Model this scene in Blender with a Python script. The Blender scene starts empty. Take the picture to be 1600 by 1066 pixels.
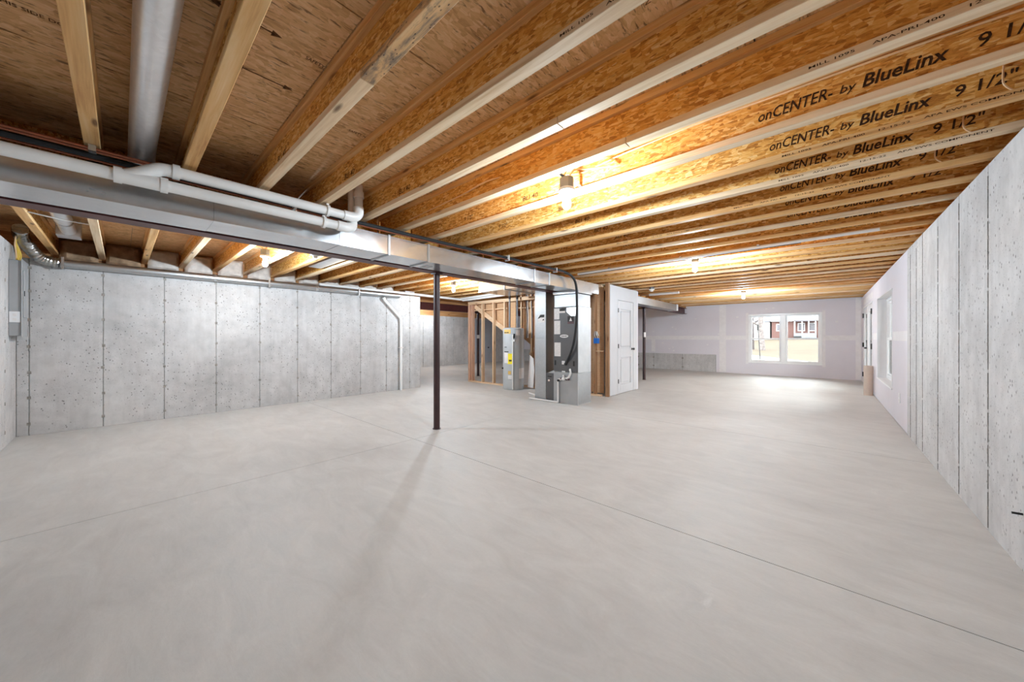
import bpy, bmesh, math, random
from mathutils import Vector, Matrix, noise
random.seed(7)
SC = bpy.context.scene
COL = SC.collection
PI = math.pi

# ---------------------------------------------------------------- camera, sky, exposure
cam = bpy.data.cameras.new('camera')
cam.sensor_width = 36.0
cam.lens = 36.0 * 545.6 / 1600
cam.shift_y = -6.0 / 1600
cam.clip_start = 0.02
cam.clip_end = 500
camo = bpy.data.objects.new('camera', cam)
camo.location = (0, 0, 1.22)
camo.rotation_euler = (PI / 2, 0, math.atan(488 / 545.6))
COL.objects.link(camo)
SC.camera = camo

world = bpy.data.worlds.new('overcast_sky')
SC.world = world
world.use_nodes = True
_bg = world.node_tree.nodes['Background']
_bg.inputs['Color'].default_value = (0.93, 0.97, 1.0, 1)
_bg.inputs['Strength'].default_value = 13.0

vs = SC.view_settings
vs.view_transform = 'Standard'
vs.look = 'None'
vs.exposure = -0.2
vs.gamma = 1.0
vs.use_curve_mapping = False
SC.cycles.use_denoising = True
SC.cycles.max_bounces = 14
SC.cycles.diffuse_bounces = 8
SC.cycles.glossy_bounces = 6
SC.cycles.transparent_max_bounces = 12
SC.cycles.sample_clamp_indirect = 6.0
SC.cycles.caustics_reflective = False
SC.cycles.caustics_refractive = False
BULB_STRENGTH = 2050.0        # the brighter bulbs carry 1.4 times this


# ---------------------------------------------------------------- helpers: materials
def lin(r, g, b):
    f = lambda c: (c / 255 / 12.92) if c / 255 <= 0.04045 else ((c / 255 + 0.055) / 1.055) ** 2.4
    return (f(r), f(g), f(b), 1)


class NT:
    def __init__(self, name):
        self.m = bpy.data.materials.new(name)
        self.m.use_nodes = True
        self.t = self.m.node_tree
        self.b = self.t.nodes['Principled BSDF']

    def n(self, kind, **kw):
        nd = self.t.nodes.new(kind)
        for k, v in kw.items():
            if k in nd.inputs:
                s = nd.inputs[k]
                if isinstance(v, tuple) or not hasattr(v, 'links'):
                    s.default_value = v
                else:
                    self.t.links.new(v, s)
            else:
                setattr(nd, k, v)
        return nd

    def link(self, a, b):
        self.t.links.new(a, b)

    def coords(self, scale=(1, 1, 1), rot=(0, 0, 0), rand=True):
        tc = self.n('ShaderNodeTexCoord')
        src = tc.outputs['Object']
        if rand:
            oi = self.n('ShaderNodeObjectInfo')
            ml = self.n('ShaderNodeMath', operation='MULTIPLY')
            self.link(oi.outputs['Random'], ml.inputs[0])
            ml.inputs[1].default_value = 60.0
            ad = self.n('ShaderNodeVectorMath', operation='ADD')
            self.link(src, ad.inputs[0])
            self.link(ml.outputs[0], ad.inputs[1])
            src = ad.outputs[0]
        mp = self.n('ShaderNodeMapping')
        mp.inputs['Scale'].default_value = scale
        mp.inputs['Rotation'].default_value = rot
        self.link(src, mp.inputs['Vector'])
        return mp.outputs[0]

    def noise(self, vec, scale=5, detail=4, rough=0.55, dist=0.0):
        nd = self.n('ShaderNodeTexNoise')
        self.link(vec, nd.inputs['Vector'])
        nd.inputs['Scale'].default_value = scale
        nd.inputs['Detail'].default_value = detail
        nd.inputs['Roughness'].default_value = rough
        nd.inputs['Distortion'].default_value = dist
        return nd.outputs['Fac']

    def voro(self, vec, scale=5, feature='F1', out='Distance', rnd=1.0):
        nd = self.n('ShaderNodeTexVoronoi', feature=feature)
        self.link(vec, nd.inputs['Vector'])
        nd.inputs['Scale'].default_value = scale
        nd.inputs['Randomness'].default_value = rnd
        return nd.outputs[out]

    def ramp(self, fac, stops, interp='LINEAR'):
        nd = self.n('ShaderNodeValToRGB')
        self.link(fac, nd.inputs['Fac'])
        cr = nd.color_ramp
        cr.interpolation = interp
        while len(cr.elements) < len(stops):
            cr.elements.new(0.5)
        for e, (p, c) in zip(cr.elements, stops):
            e.position = p
            e.color = c if isinstance(c, tuple) else (c, c, c, 1)
        return nd.outputs['Color']

    def mix(self, a, b, fac=0.5, mode='MIX'):
        nd = self.n('ShaderNodeMix', data_type='RGBA', blend_type=mode)
        for s, v in ((nd.inputs[6], a), (nd.inputs[7], b), (nd.inputs[0], fac)):
            if isinstance(v, (tuple, float, int)):
                s.default_value = v
            else:
                self.link(v, s)
        return nd.outputs[2]

    def sep(self, col, ch):
        nd = self.n('ShaderNodeSeparateColor')
        self.link(col, nd.inputs[0])
        return nd.outputs[ch]

    def bump(self, h, strength=0.2, dist=0.01):
        nd = self.n('ShaderNodeBump')
        self.link(h, nd.inputs['Height'])
        nd.inputs['Strength'].default_value = strength
        nd.inputs['Distance'].default_value = dist
        self.link(nd.outputs[0], self.b.inputs['Normal'])

    def done(self, color=None, rough=0.6, metal=0.0, spec=0.5):
        if color is not None:
            if isinstance(color, tuple):
                self.b.inputs['Base Color'].default_value = color
            else:
                self.link(color, self.b.inputs['Base Color'])
        if isinstance(rough, (int, float)):
            self.b.inputs['Roughness'].default_value = rough
        else:
            self.link(rough, self.b.inputs['Roughness'])
        self.b.inputs['Metallic'].default_value = metal
        self.b.inputs['Specular IOR Level'].default_value = spec
        return self.m


def plain(name, col, rough=0.5, metal=0.0, spec=0.5, var=0.06, vscale=6.0):
    """flat paint or plastic with a little unevenness"""
    t = NT(name)
    v = t.coords()
    f = t.noise(v, vscale, 3)
    c2 = tuple(min(1, c * (1 + var * 2)) for c in col[:3]) + (1,)
    c1 = tuple(c * (1 - var * 2) for c in col[:3]) + (1,)
    return t.done(t.ramp(f, [(0.3, c1), (0.7, c2)]), rough, metal, spec)


def m_floor():
    t = NT('trowelled_concrete')
    v = t.coords(rand=False)
    big = t.noise(v, 0.7, 5, 0.6, 0.6)
    va = t.coords((1.0, 2.6, 1), (0, 0, 0.5), rand=False)
    sw = t.noise(va, 2.2, 8, 0.68, 1.1)
    fine = t.noise(v, 55, 4, 0.7)
    c = t.ramp(big, [(0.28, lin(188, 186, 183)), (0.5, lin(203, 201, 197)), (0.75, lin(213, 211, 207))])
    c = t.mix(c, t.ramp(sw, [(0.3, lin(168, 166, 163)), (0.5, lin(200, 198, 195)), (0.68, lin(222, 221, 218))]), 0.3)
    c = t.mix(c, t.ramp(fine, [(0.3, 0.8), (0.7, 1.0)]), 0.22, 'MULTIPLY')
    patch = t.ramp(t.noise(v, 1.7, 6, 0.7, 0.9), [(0.66, 0.0), (0.74, 1.0)])
    c = t.mix(c, lin(222, 220, 217), t.mix((0, 0, 0, 1), patch, 0.5))
    t.bump(t.noise(va, 9, 6, 0.65, 0.7), 0.10, 0.01)
    return t.done(c, t.ramp(sw, [(0.3, 0.5), (0.7, 0.66)]), 0, 0.35)


def m_concrete(name, lo, mid, hi, pits=1.0):
    t = NT(name)
    v = t.coords(rand=False)
    big = t.noise(v, 1.3, 6, 0.6, 0.3)
    med = t.noise(v, 8, 6, 0.65)
    c = t.ramp(big, [(0.28, lo), (0.5, mid), (0.72, hi)])
    c = t.mix(c, t.ramp(med, [(0.3, 0.72), (0.62, 1.0)]), 0.5, 'MULTIPLY')
    # streaks that run down the forms
    vs_ = t.coords((3.0, 3.0, 0.35), rand=False)
    st = t.noise(vs_, 3.5, 5, 0.6)
    c = t.mix(c, t.ramp(st, [(0.32, 0.72), (0.55, 1.0)]), 0.35, 'MULTIPLY')
    # bug holes: two sizes, only in some areas
    pv = t.coords((1, 1, 0.75), rand=False)
    p1 = t.voro(pv, 26)
    p2 = t.voro(pv, 60)
    reg = t.ramp(t.noise(v, 2.1, 3), [(0.36, 0.0), (0.52, 1.0)])
    h1 = t.ramp(p1, [(0.13, 1.0), (0.2, 0.0)])
    h2 = t.ramp(p2, [(0.13, 1.0), (0.22, 0.0)])
    hole = t.mix(t.mix((0, 0, 0, 1), h1, 1.0), h2, 0.5, 'ADD')
    hole = t.mix((0, 0, 0, 1), hole, reg)
    c = t.mix(c, lin(88, 84, 79), t.mix((0, 0, 0, 1), hole, 0.68 * pits))
    inv = t.n('ShaderNodeInvert')
    t.link(hole, inv.inputs['Color'])
    t.bump(t.mix(inv.outputs[0], t.noise(v, 30, 4), 0.3), 0.35, 0.006)
    return t.done(c, 0.8, 0, 0.25)


def m_osb(name, axis, cols, stretch=(12, 60, 60), fl=1.0, ang=(0.3, 1.2, -0.75), dash=0.0):
    """flakes of strand board lying in a plane perpendicular to axis"""
    t = NT(name)

    def lay(angle, sc):
        r = (0, angle, 0) if axis == 'Y' else (0, 0, angle)
        return t.coords(tuple(s * sc for s in stretch), r)
    warp = t.noise(t.coords((9, 9, 9)), 1.0, 2)
    layers = []
    for a, s in zip(ang, (1.0, 0.8, 1.25)):
        v = t.n('ShaderNodeVectorMath', operation='ADD')
        t.link(lay(a, s), v.inputs[0])
        t.link(warp, v.inputs[1])
        layers.append(t.sep(t.voro(v.outputs[0], 1.0, 'F1', 'Color'), 0))
    selv = t.voro(t.coords((26, 26, 26)), 1.0, 'F1', 'Color')
    sel1 = t.ramp(t.sep(selv, 0), [(0.45, 0.0), (0.5, 1.0)])
    sel2 = t.ramp(t.sep(selv, 1), [(0.55, 0.0), (0.6, 1.0)])
    c = t.mix(t.mix(layers[0], layers[1], sel1), layers[2], sel2)
    f = t.sep(c, 0)
    # fibres inside the flakes
    fib = t.noise(lay(ang[0], 2.4), 1.0, 5, 0.7, 0.3)
    fib2 = t.noise(lay(ang[1], 2.2), 1.0, 5, 0.7, 0.3)
    fb = t.sep(t.mix(fib, fib2, sel1), 0)
    ff = t.n('ShaderNodeMath', operation='MULTIPLY_ADD')
    t.link(f, ff.inputs[0])
    ff.inputs[1].default_value = 0.62 * fl
    g = t.n('ShaderNodeMath', operation='MULTIPLY_ADD')
    t.link(fb, g.inputs[0])
    g.inputs[1].default_value = 0.75
    g.inputs[2].default_value = 0.12 - 0.30 * fl + (1 - fl) * 0.12
    t.link(g.outputs[0], ff.inputs[2])
    col = t.ramp(ff.outputs[0], [(0.05, cols[0]), (0.22, cols[1]), (0.45, cols[2]), (0.66, cols[3]), (0.92, cols[4])])
    if dash > 0:
        d = t.noise(t.coords((60, 13, 60) if axis == 'Z' else (13, 60, 60)), 1.0, 3, 0.6, 0.4)
        col = t.mix(col, cols[0], t.mix((0, 0, 0, 1), t.ramp(d, [(0.58, 0.0), (0.68, 1.0)]), dash))
    big = t.noise(t.coords(), 1.4, 3)
    col = t.mix(col, t.ramp(big, [(0.3, 0.82), (0.65, 1.0)]), 0.6, 'MULTIPLY')
    t.bump(ff.outputs[0], 0.18, 0.003)
    return t.done(col, 0.62, 0, 0.3)


def m_lumber(name, cols, along='X'):
    t = NT(name)
    s = {'X': (1.2, 26, 26), 'Y': (26, 1.2, 26), 'Z': (26, 26, 1.2)}[along]
    g = t.noise(t.coords(s), 1.0, 6, 0.65, 0.4)
    c = t.ramp(g, [(0.25, cols[0]), (0.5, cols[1]), (0.75, cols[2])])
    big = t.noise(t.coords(tuple(0.35 if x < 2 else 3 for x in s)), 1.6, 3)
    c = t.mix(c, t.ramp(big, [(0.3, 0.72), (0.65, 1.0)]), 0.75, 'MULTIPLY')
    kn = t.voro(t.coords(tuple(2.2 if x < 2 else 9 for x in s)), 1.0)
    c = t.mix(c, lin(92, 55, 30), t.ramp(kn, [(0.07, 0.8), (0.15, 0.0)]))
    t.bump(g, 0.12, 0.003)
    return t.done(c, 0.6, 0, 0.3)


def m_stained():
    t = NT('mould_stained_lumber')
    g_ = t.noise(t.coords((1.2, 26, 26)), 1.0, 6, 0.65, 0.4)
    c = t.ramp(g_, [(0.25, lin(190, 140, 92)), (0.55, lin(226, 184, 132)), (0.8, lin(238, 206, 160))])
    st = t.noise(t.coords((5, 26, 26)), 1.0, 5, 0.7, 0.5)
    c = t.mix(c, lin(112, 100, 90), t.ramp(st, [(0.44, 0.0), (0.6, 0.85)]))
    sp = t.voro(t.coords((30, 60, 60)), 1.0)
    c = t.mix(c, lin(70, 52, 42), t.ramp(sp, [(0.1, 0.8), (0.2, 0.0)]))
    return t.done(c, 0.65, 0, 0.3)


def m_galv(name, col=lin(222, 224, 226), r0=0.15, r1=0.21, wave=0.1, wscale=1.6, metal=1.0):
    t = NT(name)
    v = t.coords()
    sp = t.voro(v, 45, 'F1', 'Color')
    sm = t.noise(t.coords((1, 1, 2.5)), 2.2, 4, 0.6)
    c = t.mix(col, tuple(x * 0.93 for x in col[:3]) + (1,), t.sep(sp, 0))
    c = t.mix(c, t.ramp(sm, [(0.3, 0.86), (0.65, 1.0)]), 0.7, 'MULTIPLY')
    rr = t.ramp(sm, [(0.3, r1), (0.7, r0)])
    t.bump(t.noise(v, wscale, 2, 0.4, 0.3), wave, 0.05)
    return t.done(c, rr, metal)


def m_emit(name, col, s):
    m = bpy.data.materials.new(name)
    m.use_nodes = True
    nt = m.node_tree
    nt.nodes.clear()
    e = nt.nodes.new('ShaderNodeEmission')
    e.inputs[0].default_value = col
    e.inputs[1].default_value = s
    o = nt.nodes.new('ShaderNodeOutputMaterial')
    nt.links.new(e.outputs[0], o.inputs[0])
    return m


def m_glass():
    m = bpy.data.materials.new('window_glass')
    m.use_nodes = True
    nt = m.node_tree
    nt.nodes.clear()
    tr = nt.nodes.new('ShaderNodeBsdfTransparent')
    tr.inputs[0].default_value = (0.96, 0.98, 0.97, 1)
    gl = nt.nodes.new('ShaderNodeBsdfGlossy')
    gl.inputs['Roughness'].default_value = 0.0
    fr = nt.nodes.new('ShaderNodeFresnel')
    fr.inputs[0].default_value = 1.35
    mx = nt.nodes.new('ShaderNodeMixShader')
    o = nt.nodes.new('ShaderNodeOutputMaterial')
    nt.links.new(fr.outputs[0], mx.inputs[0])
    nt.links.new(tr.outputs[0], mx.inputs[1])
    nt.links.new(gl.outputs[0], mx.inputs[2])
    nt.links.new(mx.outputs[0], o.inputs[0])
    return m


M = {}
M['floor'] = m_floor()
M['conc'] = m_concrete('poured_concrete', lin(182, 180, 179), lin(201, 199, 198), lin(212, 210, 208))
M['conc_joint'] = plain('joint_backing_concrete', lin(150, 148, 145), 0.9, var=0.1, vscale=20)  # darker grey concrete backing, visible between the panels
M['joint_dark'] = plain('dark_joint_residue', lin(128, 123, 118), 0.9, var=0.2, vscale=25)
M['conc_tie'] = plain('form_tie_stain', lin(150, 144, 137), 0.85, var=0.2, vscale=30)
M['drywall'] = plain('bare_drywall_paper', lin(222, 218, 224), 0.85, spec=0.2, var=0.012, vscale=1.5)
M['tape'] = plain('joint_compound', lin(232, 229, 230), 0.8, spec=0.2, var=0.02, vscale=9)
M['webosb'] = m_osb('joist_web_strand_board', 'Y', [lin(98, 55, 24), lin(176, 114, 48), lin(220, 158, 74), lin(234, 182, 102), lin(250, 222, 164)], (17, 84, 84), 0.9, (1.15, 0.35, 1.9), 0.25)
M['subfloor'] = m_osb('subfloor_strand_board', 'Z', [lin(104, 70, 40), lin(196, 152, 102), lin(220, 178, 126), lin(232, 192, 142), lin(244, 214, 170)], (46, 9, 46), 0.75, (0.12, -0.25, 0.45), 0.8)
M['flange'] = m_lumber('joist_flange_lumber', [lin(190, 130, 74), lin(230, 182, 120), lin(244, 210, 160)])
M['flange2'] = m_lumber('pale_flange_lumber', [lin(210, 172, 128), lin(240, 212, 174), lin(250, 232, 204)])
M['stained'] = m_stained()
M['studz'] = m_lumber('stud_lumber', [lin(190, 148, 110), lin(224, 190, 154), lin(238, 212, 182)], 'Z')
M['studx'] = m_lumber('plate_lumber', [lin(190, 148, 110), lin(224, 190, 154), lin(238, 212, 182)], 'X')
M['studr'] = m_lumber('reddish_stud_lumber', [lin(172, 122, 98), lin(212, 166, 138), lin(228, 194, 168)], 'Z')
M['studb'] = m_lumber('brown_stud_lumber', [lin(130, 94, 66), lin(166, 126, 92), lin(188, 150, 116)], 'Z')
M['platey'] = m_lumber('sill_lumber', [lin(150, 100, 60), lin(190, 140, 92), lin(214, 170, 122)], 'Y')
M['kraft'] = m_osb('brown_sheathing', 'Y', [lin(128, 94, 68), lin(172, 132, 98), lin(192, 152, 114), lin(202, 162, 124), lin(214, 178, 140)], (12, 60, 60), 0.35)
M['steel'] = plain('red_oxide_primer', lin(82, 38, 36), 0.45, var=0.1)
M['post'] = plain('dark_maroon_primer', lin(58, 36, 38), 0.38, var=0.12)
M['galv'] = m_galv('galvanized_sheet', lin(212, 214, 216), 0.2, 0.28, 0.2, 2.6, 0.85)
M['galvd'] = m_galv('dull_galvanized_sheet', lin(190, 192, 194), 0.36, 0.44, 0.06)
M['galvl'] = m_galv('bright_galvanized_sheet', lin(240, 240, 242), 0.3, 0.36, 0.06, metal=0.7)
M['foil'] = m_galv('crinkled_foil', lin(190, 188, 184), 0.18, 0.35, 0.3, 14)
M['pvc'] = plain('white_pvc', lin(232, 231, 228), 0.32, var=0.02)
M['pvcd'] = plain('primer_stained_pvc', lin(214, 206, 200), 0.4, var=0.05)
M['rubber'] = plain('black_foam_insulation', lin(30, 30, 31), 0.75)
M['copper'] = plain('copper_pipe', lin(150, 92, 70), 0.35, 0.9)
M['white'] = plain('white_paint', lin(229, 228, 229), 0.35, var=0.01)
M['drywhite'] = plain('primed_white_drywall', lin(204, 203, 205), 0.5, spec=0.3, var=0.01)
M['vinyl'] = plain('white_vinyl', lin(240, 240, 240), 0.3, var=0.01)
M['dkmetal'] = plain('dark_bronze_hardware', lin(44, 42, 42), 0.35, 0.6)
M['furn'] = plain('charcoal_painted_steel', lin(92, 91, 92), 0.42, 0.2, var=0.03)
M['furnlt'] = plain('grey_painted_steel', lin(170, 171, 172), 0.4, 0.35, var=0.03)
M['furnside'] = plain('pale_zinc_steel', lin(205, 207, 208), 0.42, 0.3, var=0.03)
M['black'] = plain('black_plastic', lin(22, 22, 23), 0.4)
M['label'] = plain('white_label_paper', lin(226, 221, 218), 0.6, var=0.03, vscale=40)
M['ink'] = plain('black_print', lin(40, 38, 37), 0.7)
M['inkw'] = plain('stamped_black_ink', lin(64, 44, 30), 0.8, spec=0.1, var=0.3, vscale=60)
M['inks'] = plain('faded_stamp_ink', lin(96, 66, 42), 0.85, spec=0.1, var=0.3, vscale=60)
M['darklabel'] = plain('dark_red_label', lin(84, 52, 56), 0.5)
M['yellow'] = plain('yellow_label', lin(246, 226, 46), 0.5, var=0.02)
M['gold'] = plain('gold_label', lin(214, 176, 96), 0.5, var=0.05)
M['heater'] = plain('grey_enamel', lin(182, 186, 188), 0.36, 0.1, var=0.02)
M['heaterd'] = plain('grey_foam_pipe', lin(120, 121, 124), 0.6)
M['panelgrey'] = plain('grey_powder_coat', lin(166, 167, 168), 0.45, 0.1, var=0.03)
M['porc'] = plain('white_porcelain', lin(238, 236, 230), 0.2, var=0.01)
M['boxgrey'] = plain('zinc_box', lin(98, 101, 107), 0.45, 0.4)
M['bulb'] = m_emit('lit_bulb', (0.80, 0.94, 1.06, 1), BULB_STRENGTH)
M['bulbhi'] = m_emit('lit_bright_bulb', (0.80, 0.94, 1.06, 1), BULB_STRENGTH * 1.4)
M['romexy'] = plain('yellow_cable_sheath', lin(226, 190, 84), 0.45)
M['romexw'] = plain('pale_cable_sheath', lin(226, 190, 146), 0.45)
M['blue'] = plain('blue_plastic', lin(24, 104, 190), 0.4)
M['batt'] = plain('kraft_faced_fibre_batt', lin(168, 140, 112), 0.9, spec=0.1, var=0.12, vscale=14)
M['battw'] = plain('white_fibre_batt', lin(226, 220, 212), 0.95, spec=0.1, var=0.06, vscale=14)
M['card'] = plain('tan_cardboard', lin(206, 188, 174), 0.8, spec=0.15, var=0.03)
M['doorgrey'] = plain('grey_blue_door_paint', lin(166, 170, 178), 0.45, var=0.02)
M['glass'] = m_glass()
M['sash'] = M['vinyl']
M['grass'] = (lambda t: t.done(t.mix(t.ramp(t.noise(t.coords((1, 1, 1), rand=False), 0.5, 6, 0.65), [(0.3, lin(80, 70, 60)), (0.55, lin(90, 80, 68)), (0.75, lin(88, 82, 64))]), t.ramp(t.noise(t.coords((1, 3, 1), rand=False), 9, 5, 0.7), [(0.3, 0.7), (0.6, 1.0)]), 0.5, 'MULTIPLY'), 0.95, 0, 0.1))(NT('dormant_lawn'))
M['drive'] = plain('pale_driveway_concrete', lin(206, 204, 200), 0.8, spec=0.2, var=0.02, vscale=0.6)
M['siding'] = plain('white_siding', lin(206, 206, 208), 0.6, var=0.01)
M['roof'] = plain('grey_shingles', lin(118, 120, 128), 0.9, var=0.06, vscale=3)
M['roofw'] = plain('pale_roof', lin(232, 232, 236), 0.9, var=0.03, vscale=3)  # near-white roof colour
M['brick'] = plain('red_brick', lin(100, 72, 67), 0.9, var=0.12, vscale=9)
M['bark'] = plain('pale_bark', lin(112, 104, 102), 0.9, var=0.2, vscale=8)
M['barkd'] = plain('dark_bark', lin(76, 68, 68), 0.9, var=0.2, vscale=8)
M['win'] = plain('dark_window_pane', lin(84, 80, 86), 0.15)


# ---------------------------------------------------------------- helpers: meshes
class MB:
    def __init__(self):
        self.bm = bmesh.new()

    def box(self, x0, x1, y0, y1, z0, z1):
        v = [self.bm.verts.new((x, y, z)) for z in (z0, z1) for y in (y0, y1) for x in (x0, x1)]
        for f in ((0, 2, 3, 1), (4, 5, 7, 6), (0, 1, 5, 4), (2, 6, 7, 3), (0, 4, 6, 2), (1, 3, 7, 5)):
            self.bm.faces.new([v[i] for i in f])
        return self

    def beam(self, p0, p1, w, h, up=(0, 0, 1)):
        """box along p0-p1, w sideways, h along up"""
        p0, p1 = Vector(p0), Vector(p1)
        d = (p1 - p0).normalized()
        s = d.cross(Vector(up)).normalized()
        u = s.cross(d).normalized()
        v = []
        for p in (p0, p1):
            for a, b in ((-1, -1), (1, -1), (1, 1), (-1, 1)):
                v.append(self.bm.verts.new(p + s * a * w / 2 + u * b * h / 2))
        for f in ((3, 2, 1, 0), (4, 5, 6, 7), (0, 1, 5, 4), (1, 2, 6, 5), (2, 3, 7, 6), (3, 0, 4, 7)):
            self.bm.faces.new([v[i] for i in f])
        return self

    def tube(self, pts, r, seg=12, caps=True):
        pts = [Vector(p) for p in pts]
        n = len(pts)
        rr = r if isinstance(r, (list, tuple)) else [r] * n
        rings = []
        prev = None
        for i, p in enumerate(pts):
            d = (pts[min(i + 1, n - 1)] - pts[max(i - 1, 0)])
            if d.length < 1e-7:
                d = Vector((0, 0, 1))
            d.normalize()
            if prev is None:
                a = d.cross(Vector((0, 0, 1)))
                if a.length < 1e-3:
                    a = d.cross(Vector((0, 1, 0)))
            else:
                a = prev - d * prev.dot(d)
            a.normalize()
            prev = a.copy()
            b = d.cross(a)
            rings.append([self.bm.verts.new(p + (a * math.cos(2 * PI * k / seg) + b * math.sin(2 * PI * k / seg)) * rr[i]) for k in range(seg)])
        for i in range(n - 1):
            for k in range(seg):
                self.bm.faces.new((rings[i][k], rings[i][(k + 1) % seg], rings[i + 1][(k + 1) % seg], rings[i + 1][k]))
        if caps:
            self.bm.faces.new(rings[0][::-1])
            self.bm.faces.new(rings[-1])
        return self

    def lathe(self, prof, c=(0, 0, 0), seg=20):
        """prof: (radius, z) pairs; closed with caps where radius > 0 at the ends"""
        c = Vector(c)
        rings = []
        for r, z in prof:
            if r < 1e-6:
                rings.append([self.bm.verts.new(c + Vector((0, 0, z)))])
            else:
                rings.append([self.bm.verts.new(c + Vector((r * math.cos(2 * PI * k / seg), r * math.sin(2 * PI * k / seg), z))) for k in range(seg)])
        for a, b in zip(rings, rings[1:]):
            for k in range(seg):
                k2 = (k + 1) % seg
                if len(a) == 1 and len(b) == 1:
                    continue
                if len(a) == 1:
                    self.bm.faces.new((a[0], b[k2], b[k]))
                elif len(b) == 1:
                    self.bm.faces.new((a[k], a[k2], b[0]))
                else:
                    self.bm.faces.new((a[k], a[k2], b[k2], b[k]))
        if len(rings[0]) > 1:
            self.bm.faces.new(rings[0][::-1])
        if len(rings[-1]) > 1:
            self.bm.faces.new(rings[-1])
        return self

    def prism(self, poly, axis, a, b):
        """polygon extruded from a to b along axis; poly holds the two other coordinates in order"""
        def P(u, v, w):
            return {'X': (w, u, v), 'Y': (u, w, v), 'Z': (u, v, w)}[axis]
        A = [self.bm.verts.new(P(u, v, a)) for u, v in poly]
        B = [self.bm.verts.new(P(u, v, b)) for u, v in poly]
        n = len(poly)
        self.bm.faces.new(A)
        self.bm.faces.new(B[::-1])
        for i in range(n):
            self.bm.faces.new((A[i], B[i], B[(i + 1) % n], A[(i + 1) % n]))
        return self

    def patch(self, c, r, a0, a1, z0, z1, n=8, th=0.002):
        """thin curved label on a vertical cylinder"""
        for s, rr in ((0, r), (1, r + th)):
            pass
        outer, inner = [], []
        for i in range(n + 1):
            a = a0 + (a1 - a0) * i / n
            outer.append([self.bm.verts.new((c[0] + (r + th) * math.cos(a), c[1] + (r + th) * math.sin(a), z)) for z in (z0, z1)])
            inner.append([self.bm.verts.new((c[0] + (r - 0.004) * math.cos(a), c[1] + (r - 0.004) * math.sin(a), z)) for z in (z0, z1)])
        for i in range(n):
            self.bm.faces.new((outer[i][0], outer[i + 1][0], outer[i + 1][1], outer[i][1]))
            self.bm.faces.new((outer[i][1], outer[i + 1][1], inner[i + 1][1], inner[i][1]))
            self.bm.faces.new((outer[i][0], inner[i][0], inner[i + 1][0], outer[i + 1][0]))
        return self

    def mesh(self, name, mat, smooth=False, bevel=0.0, angle=0.6):
        bm = self.bm
        bmesh.ops.recalc_face_normals(bm, faces=bm.faces)
        if bevel > 0:
            bmesh.ops.bevel(bm, geom=[e for e in bm.edges], offset=bevel, segments=1, affect='EDGES')
        me = bpy.data.meshes.new(name)
        bm.to_mesh(me)
        bm.free()
        if mat is not None:
            me.materials.append(mat)
        if smooth:
            for p in me.polygons:
                p.use_smooth = True
            try:
                me.set_sharp_from_angle(angle=angle)
            except Exception:
                pass
        return me

    def build(self, name, mat, parent=None, smooth=False, bevel=0.0, loc=(0, 0, 0)):
        return link(self.mesh(name, mat, smooth, bevel), name, parent, loc)


def link(me, name, parent=None, loc=(0, 0, 0), rot=(0, 0, 0)):
    o = bpy.data.objects.new(name, me)
    o.location = loc
    o.rotation_euler = rot
    if parent is not None:
        o.parent = parent
    COL.objects.link(o)
    return o


def tag(o, label, cat, group=None):
    o['label'] = label
    o['category'] = cat
    if group:
        o['group'] = group
    return o


def thing(name, label, cat, loc=(0, 0, 0), group=None):
    o = link(None, name, None, loc)
    return tag(o, label, cat, group)


def struct(o, label=None, cat=None):
    o['kind'] = 'structure'
    if label:
        o['label'] = label
    if cat:
        o['category'] = cat
    return o


def stuff(o):
    o['kind'] = 'stuff'
    return o


def L(o, text):
    o['label'] = text
    return o


def P(root):
    """world-coordinate part builder: children of a root that sits at an offset"""
    return tuple(-c for c in root.location)


def bez(pts, n=8):
    """Catmull-Rom through the points"""
    pts = [Vector(p) for p in pts]
    out = []
    for i in range(len(pts) - 1):
        p0 = pts[max(i - 1, 0)]
        p1, p2 = pts[i], pts[i + 1]
        p3 = pts[min(i + 2, len(pts) - 1)]
        for k in range(n):
            t = k / n
            out.append(0.5 * ((2 * p1) + (p2 - p0) * t + (2 * p0 - 5 * p1 + 4 * p2 - p3) * t * t + (3 * p1 - p0 - 3 * p2 + p3) * t ** 3))
    out.append(pts[-1])
    return out


def text_mesh(s, width, cap, name, mat, shear=0.0, bold=0.0, bend=None):
    cu = bpy.data.curves.new(name, 'FONT')
    cu.body = s
    cu.size = 1.0
    cu.shear = shear
    cu.offset = bold
    cu.resolution_u = 2
    ob = bpy.data.objects.new(name, cu)
    COL.objects.link(ob)
    dg = bpy.context.evaluated_depsgraph_get()
    me = bpy.data.meshes.new_from_object(ob.evaluated_get(dg))
    bpy.data.objects.remove(ob)
    bpy.data.curves.remove(cu)
    xs = [v.co.x for v in me.vertices]
    x0, x1 = min(xs), max(xs)
    sx = width / (x1 - x0)
    sy = cap / 0.70
    for v in me.vertices:
        v.co = Vector(((v.co.x - x0) * sx, v.co.y * sy, 0))
    me.materials.clear()
    me.materials.append(mat)
    me.name = name
    return me


ORD = ['first', 'second', 'third', 'fourth', 'fifth', 'sixth', 'seventh', 'eighth', 'ninth', 'tenth', 'eleventh', 'twelfth', 'thirteenth', 'fourteenth',
       'fifteenth', 'sixteenth', 'seventeenth', 'eighteenth', 'nineteenth', 'twentieth', 'twenty-first', 'twenty-second', 'twenty-third', 'twenty-fourth',
       'twenty-fifth', 'twenty-sixth', 'twenty-seventh', 'twenty-eighth', 'twenty-ninth', 'thirtieth', 'thirty-first', 'thirty-second', 'thirty-third', 'thirty-fourth', 'thirty-fifth', 'thirty-sixth']

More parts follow.
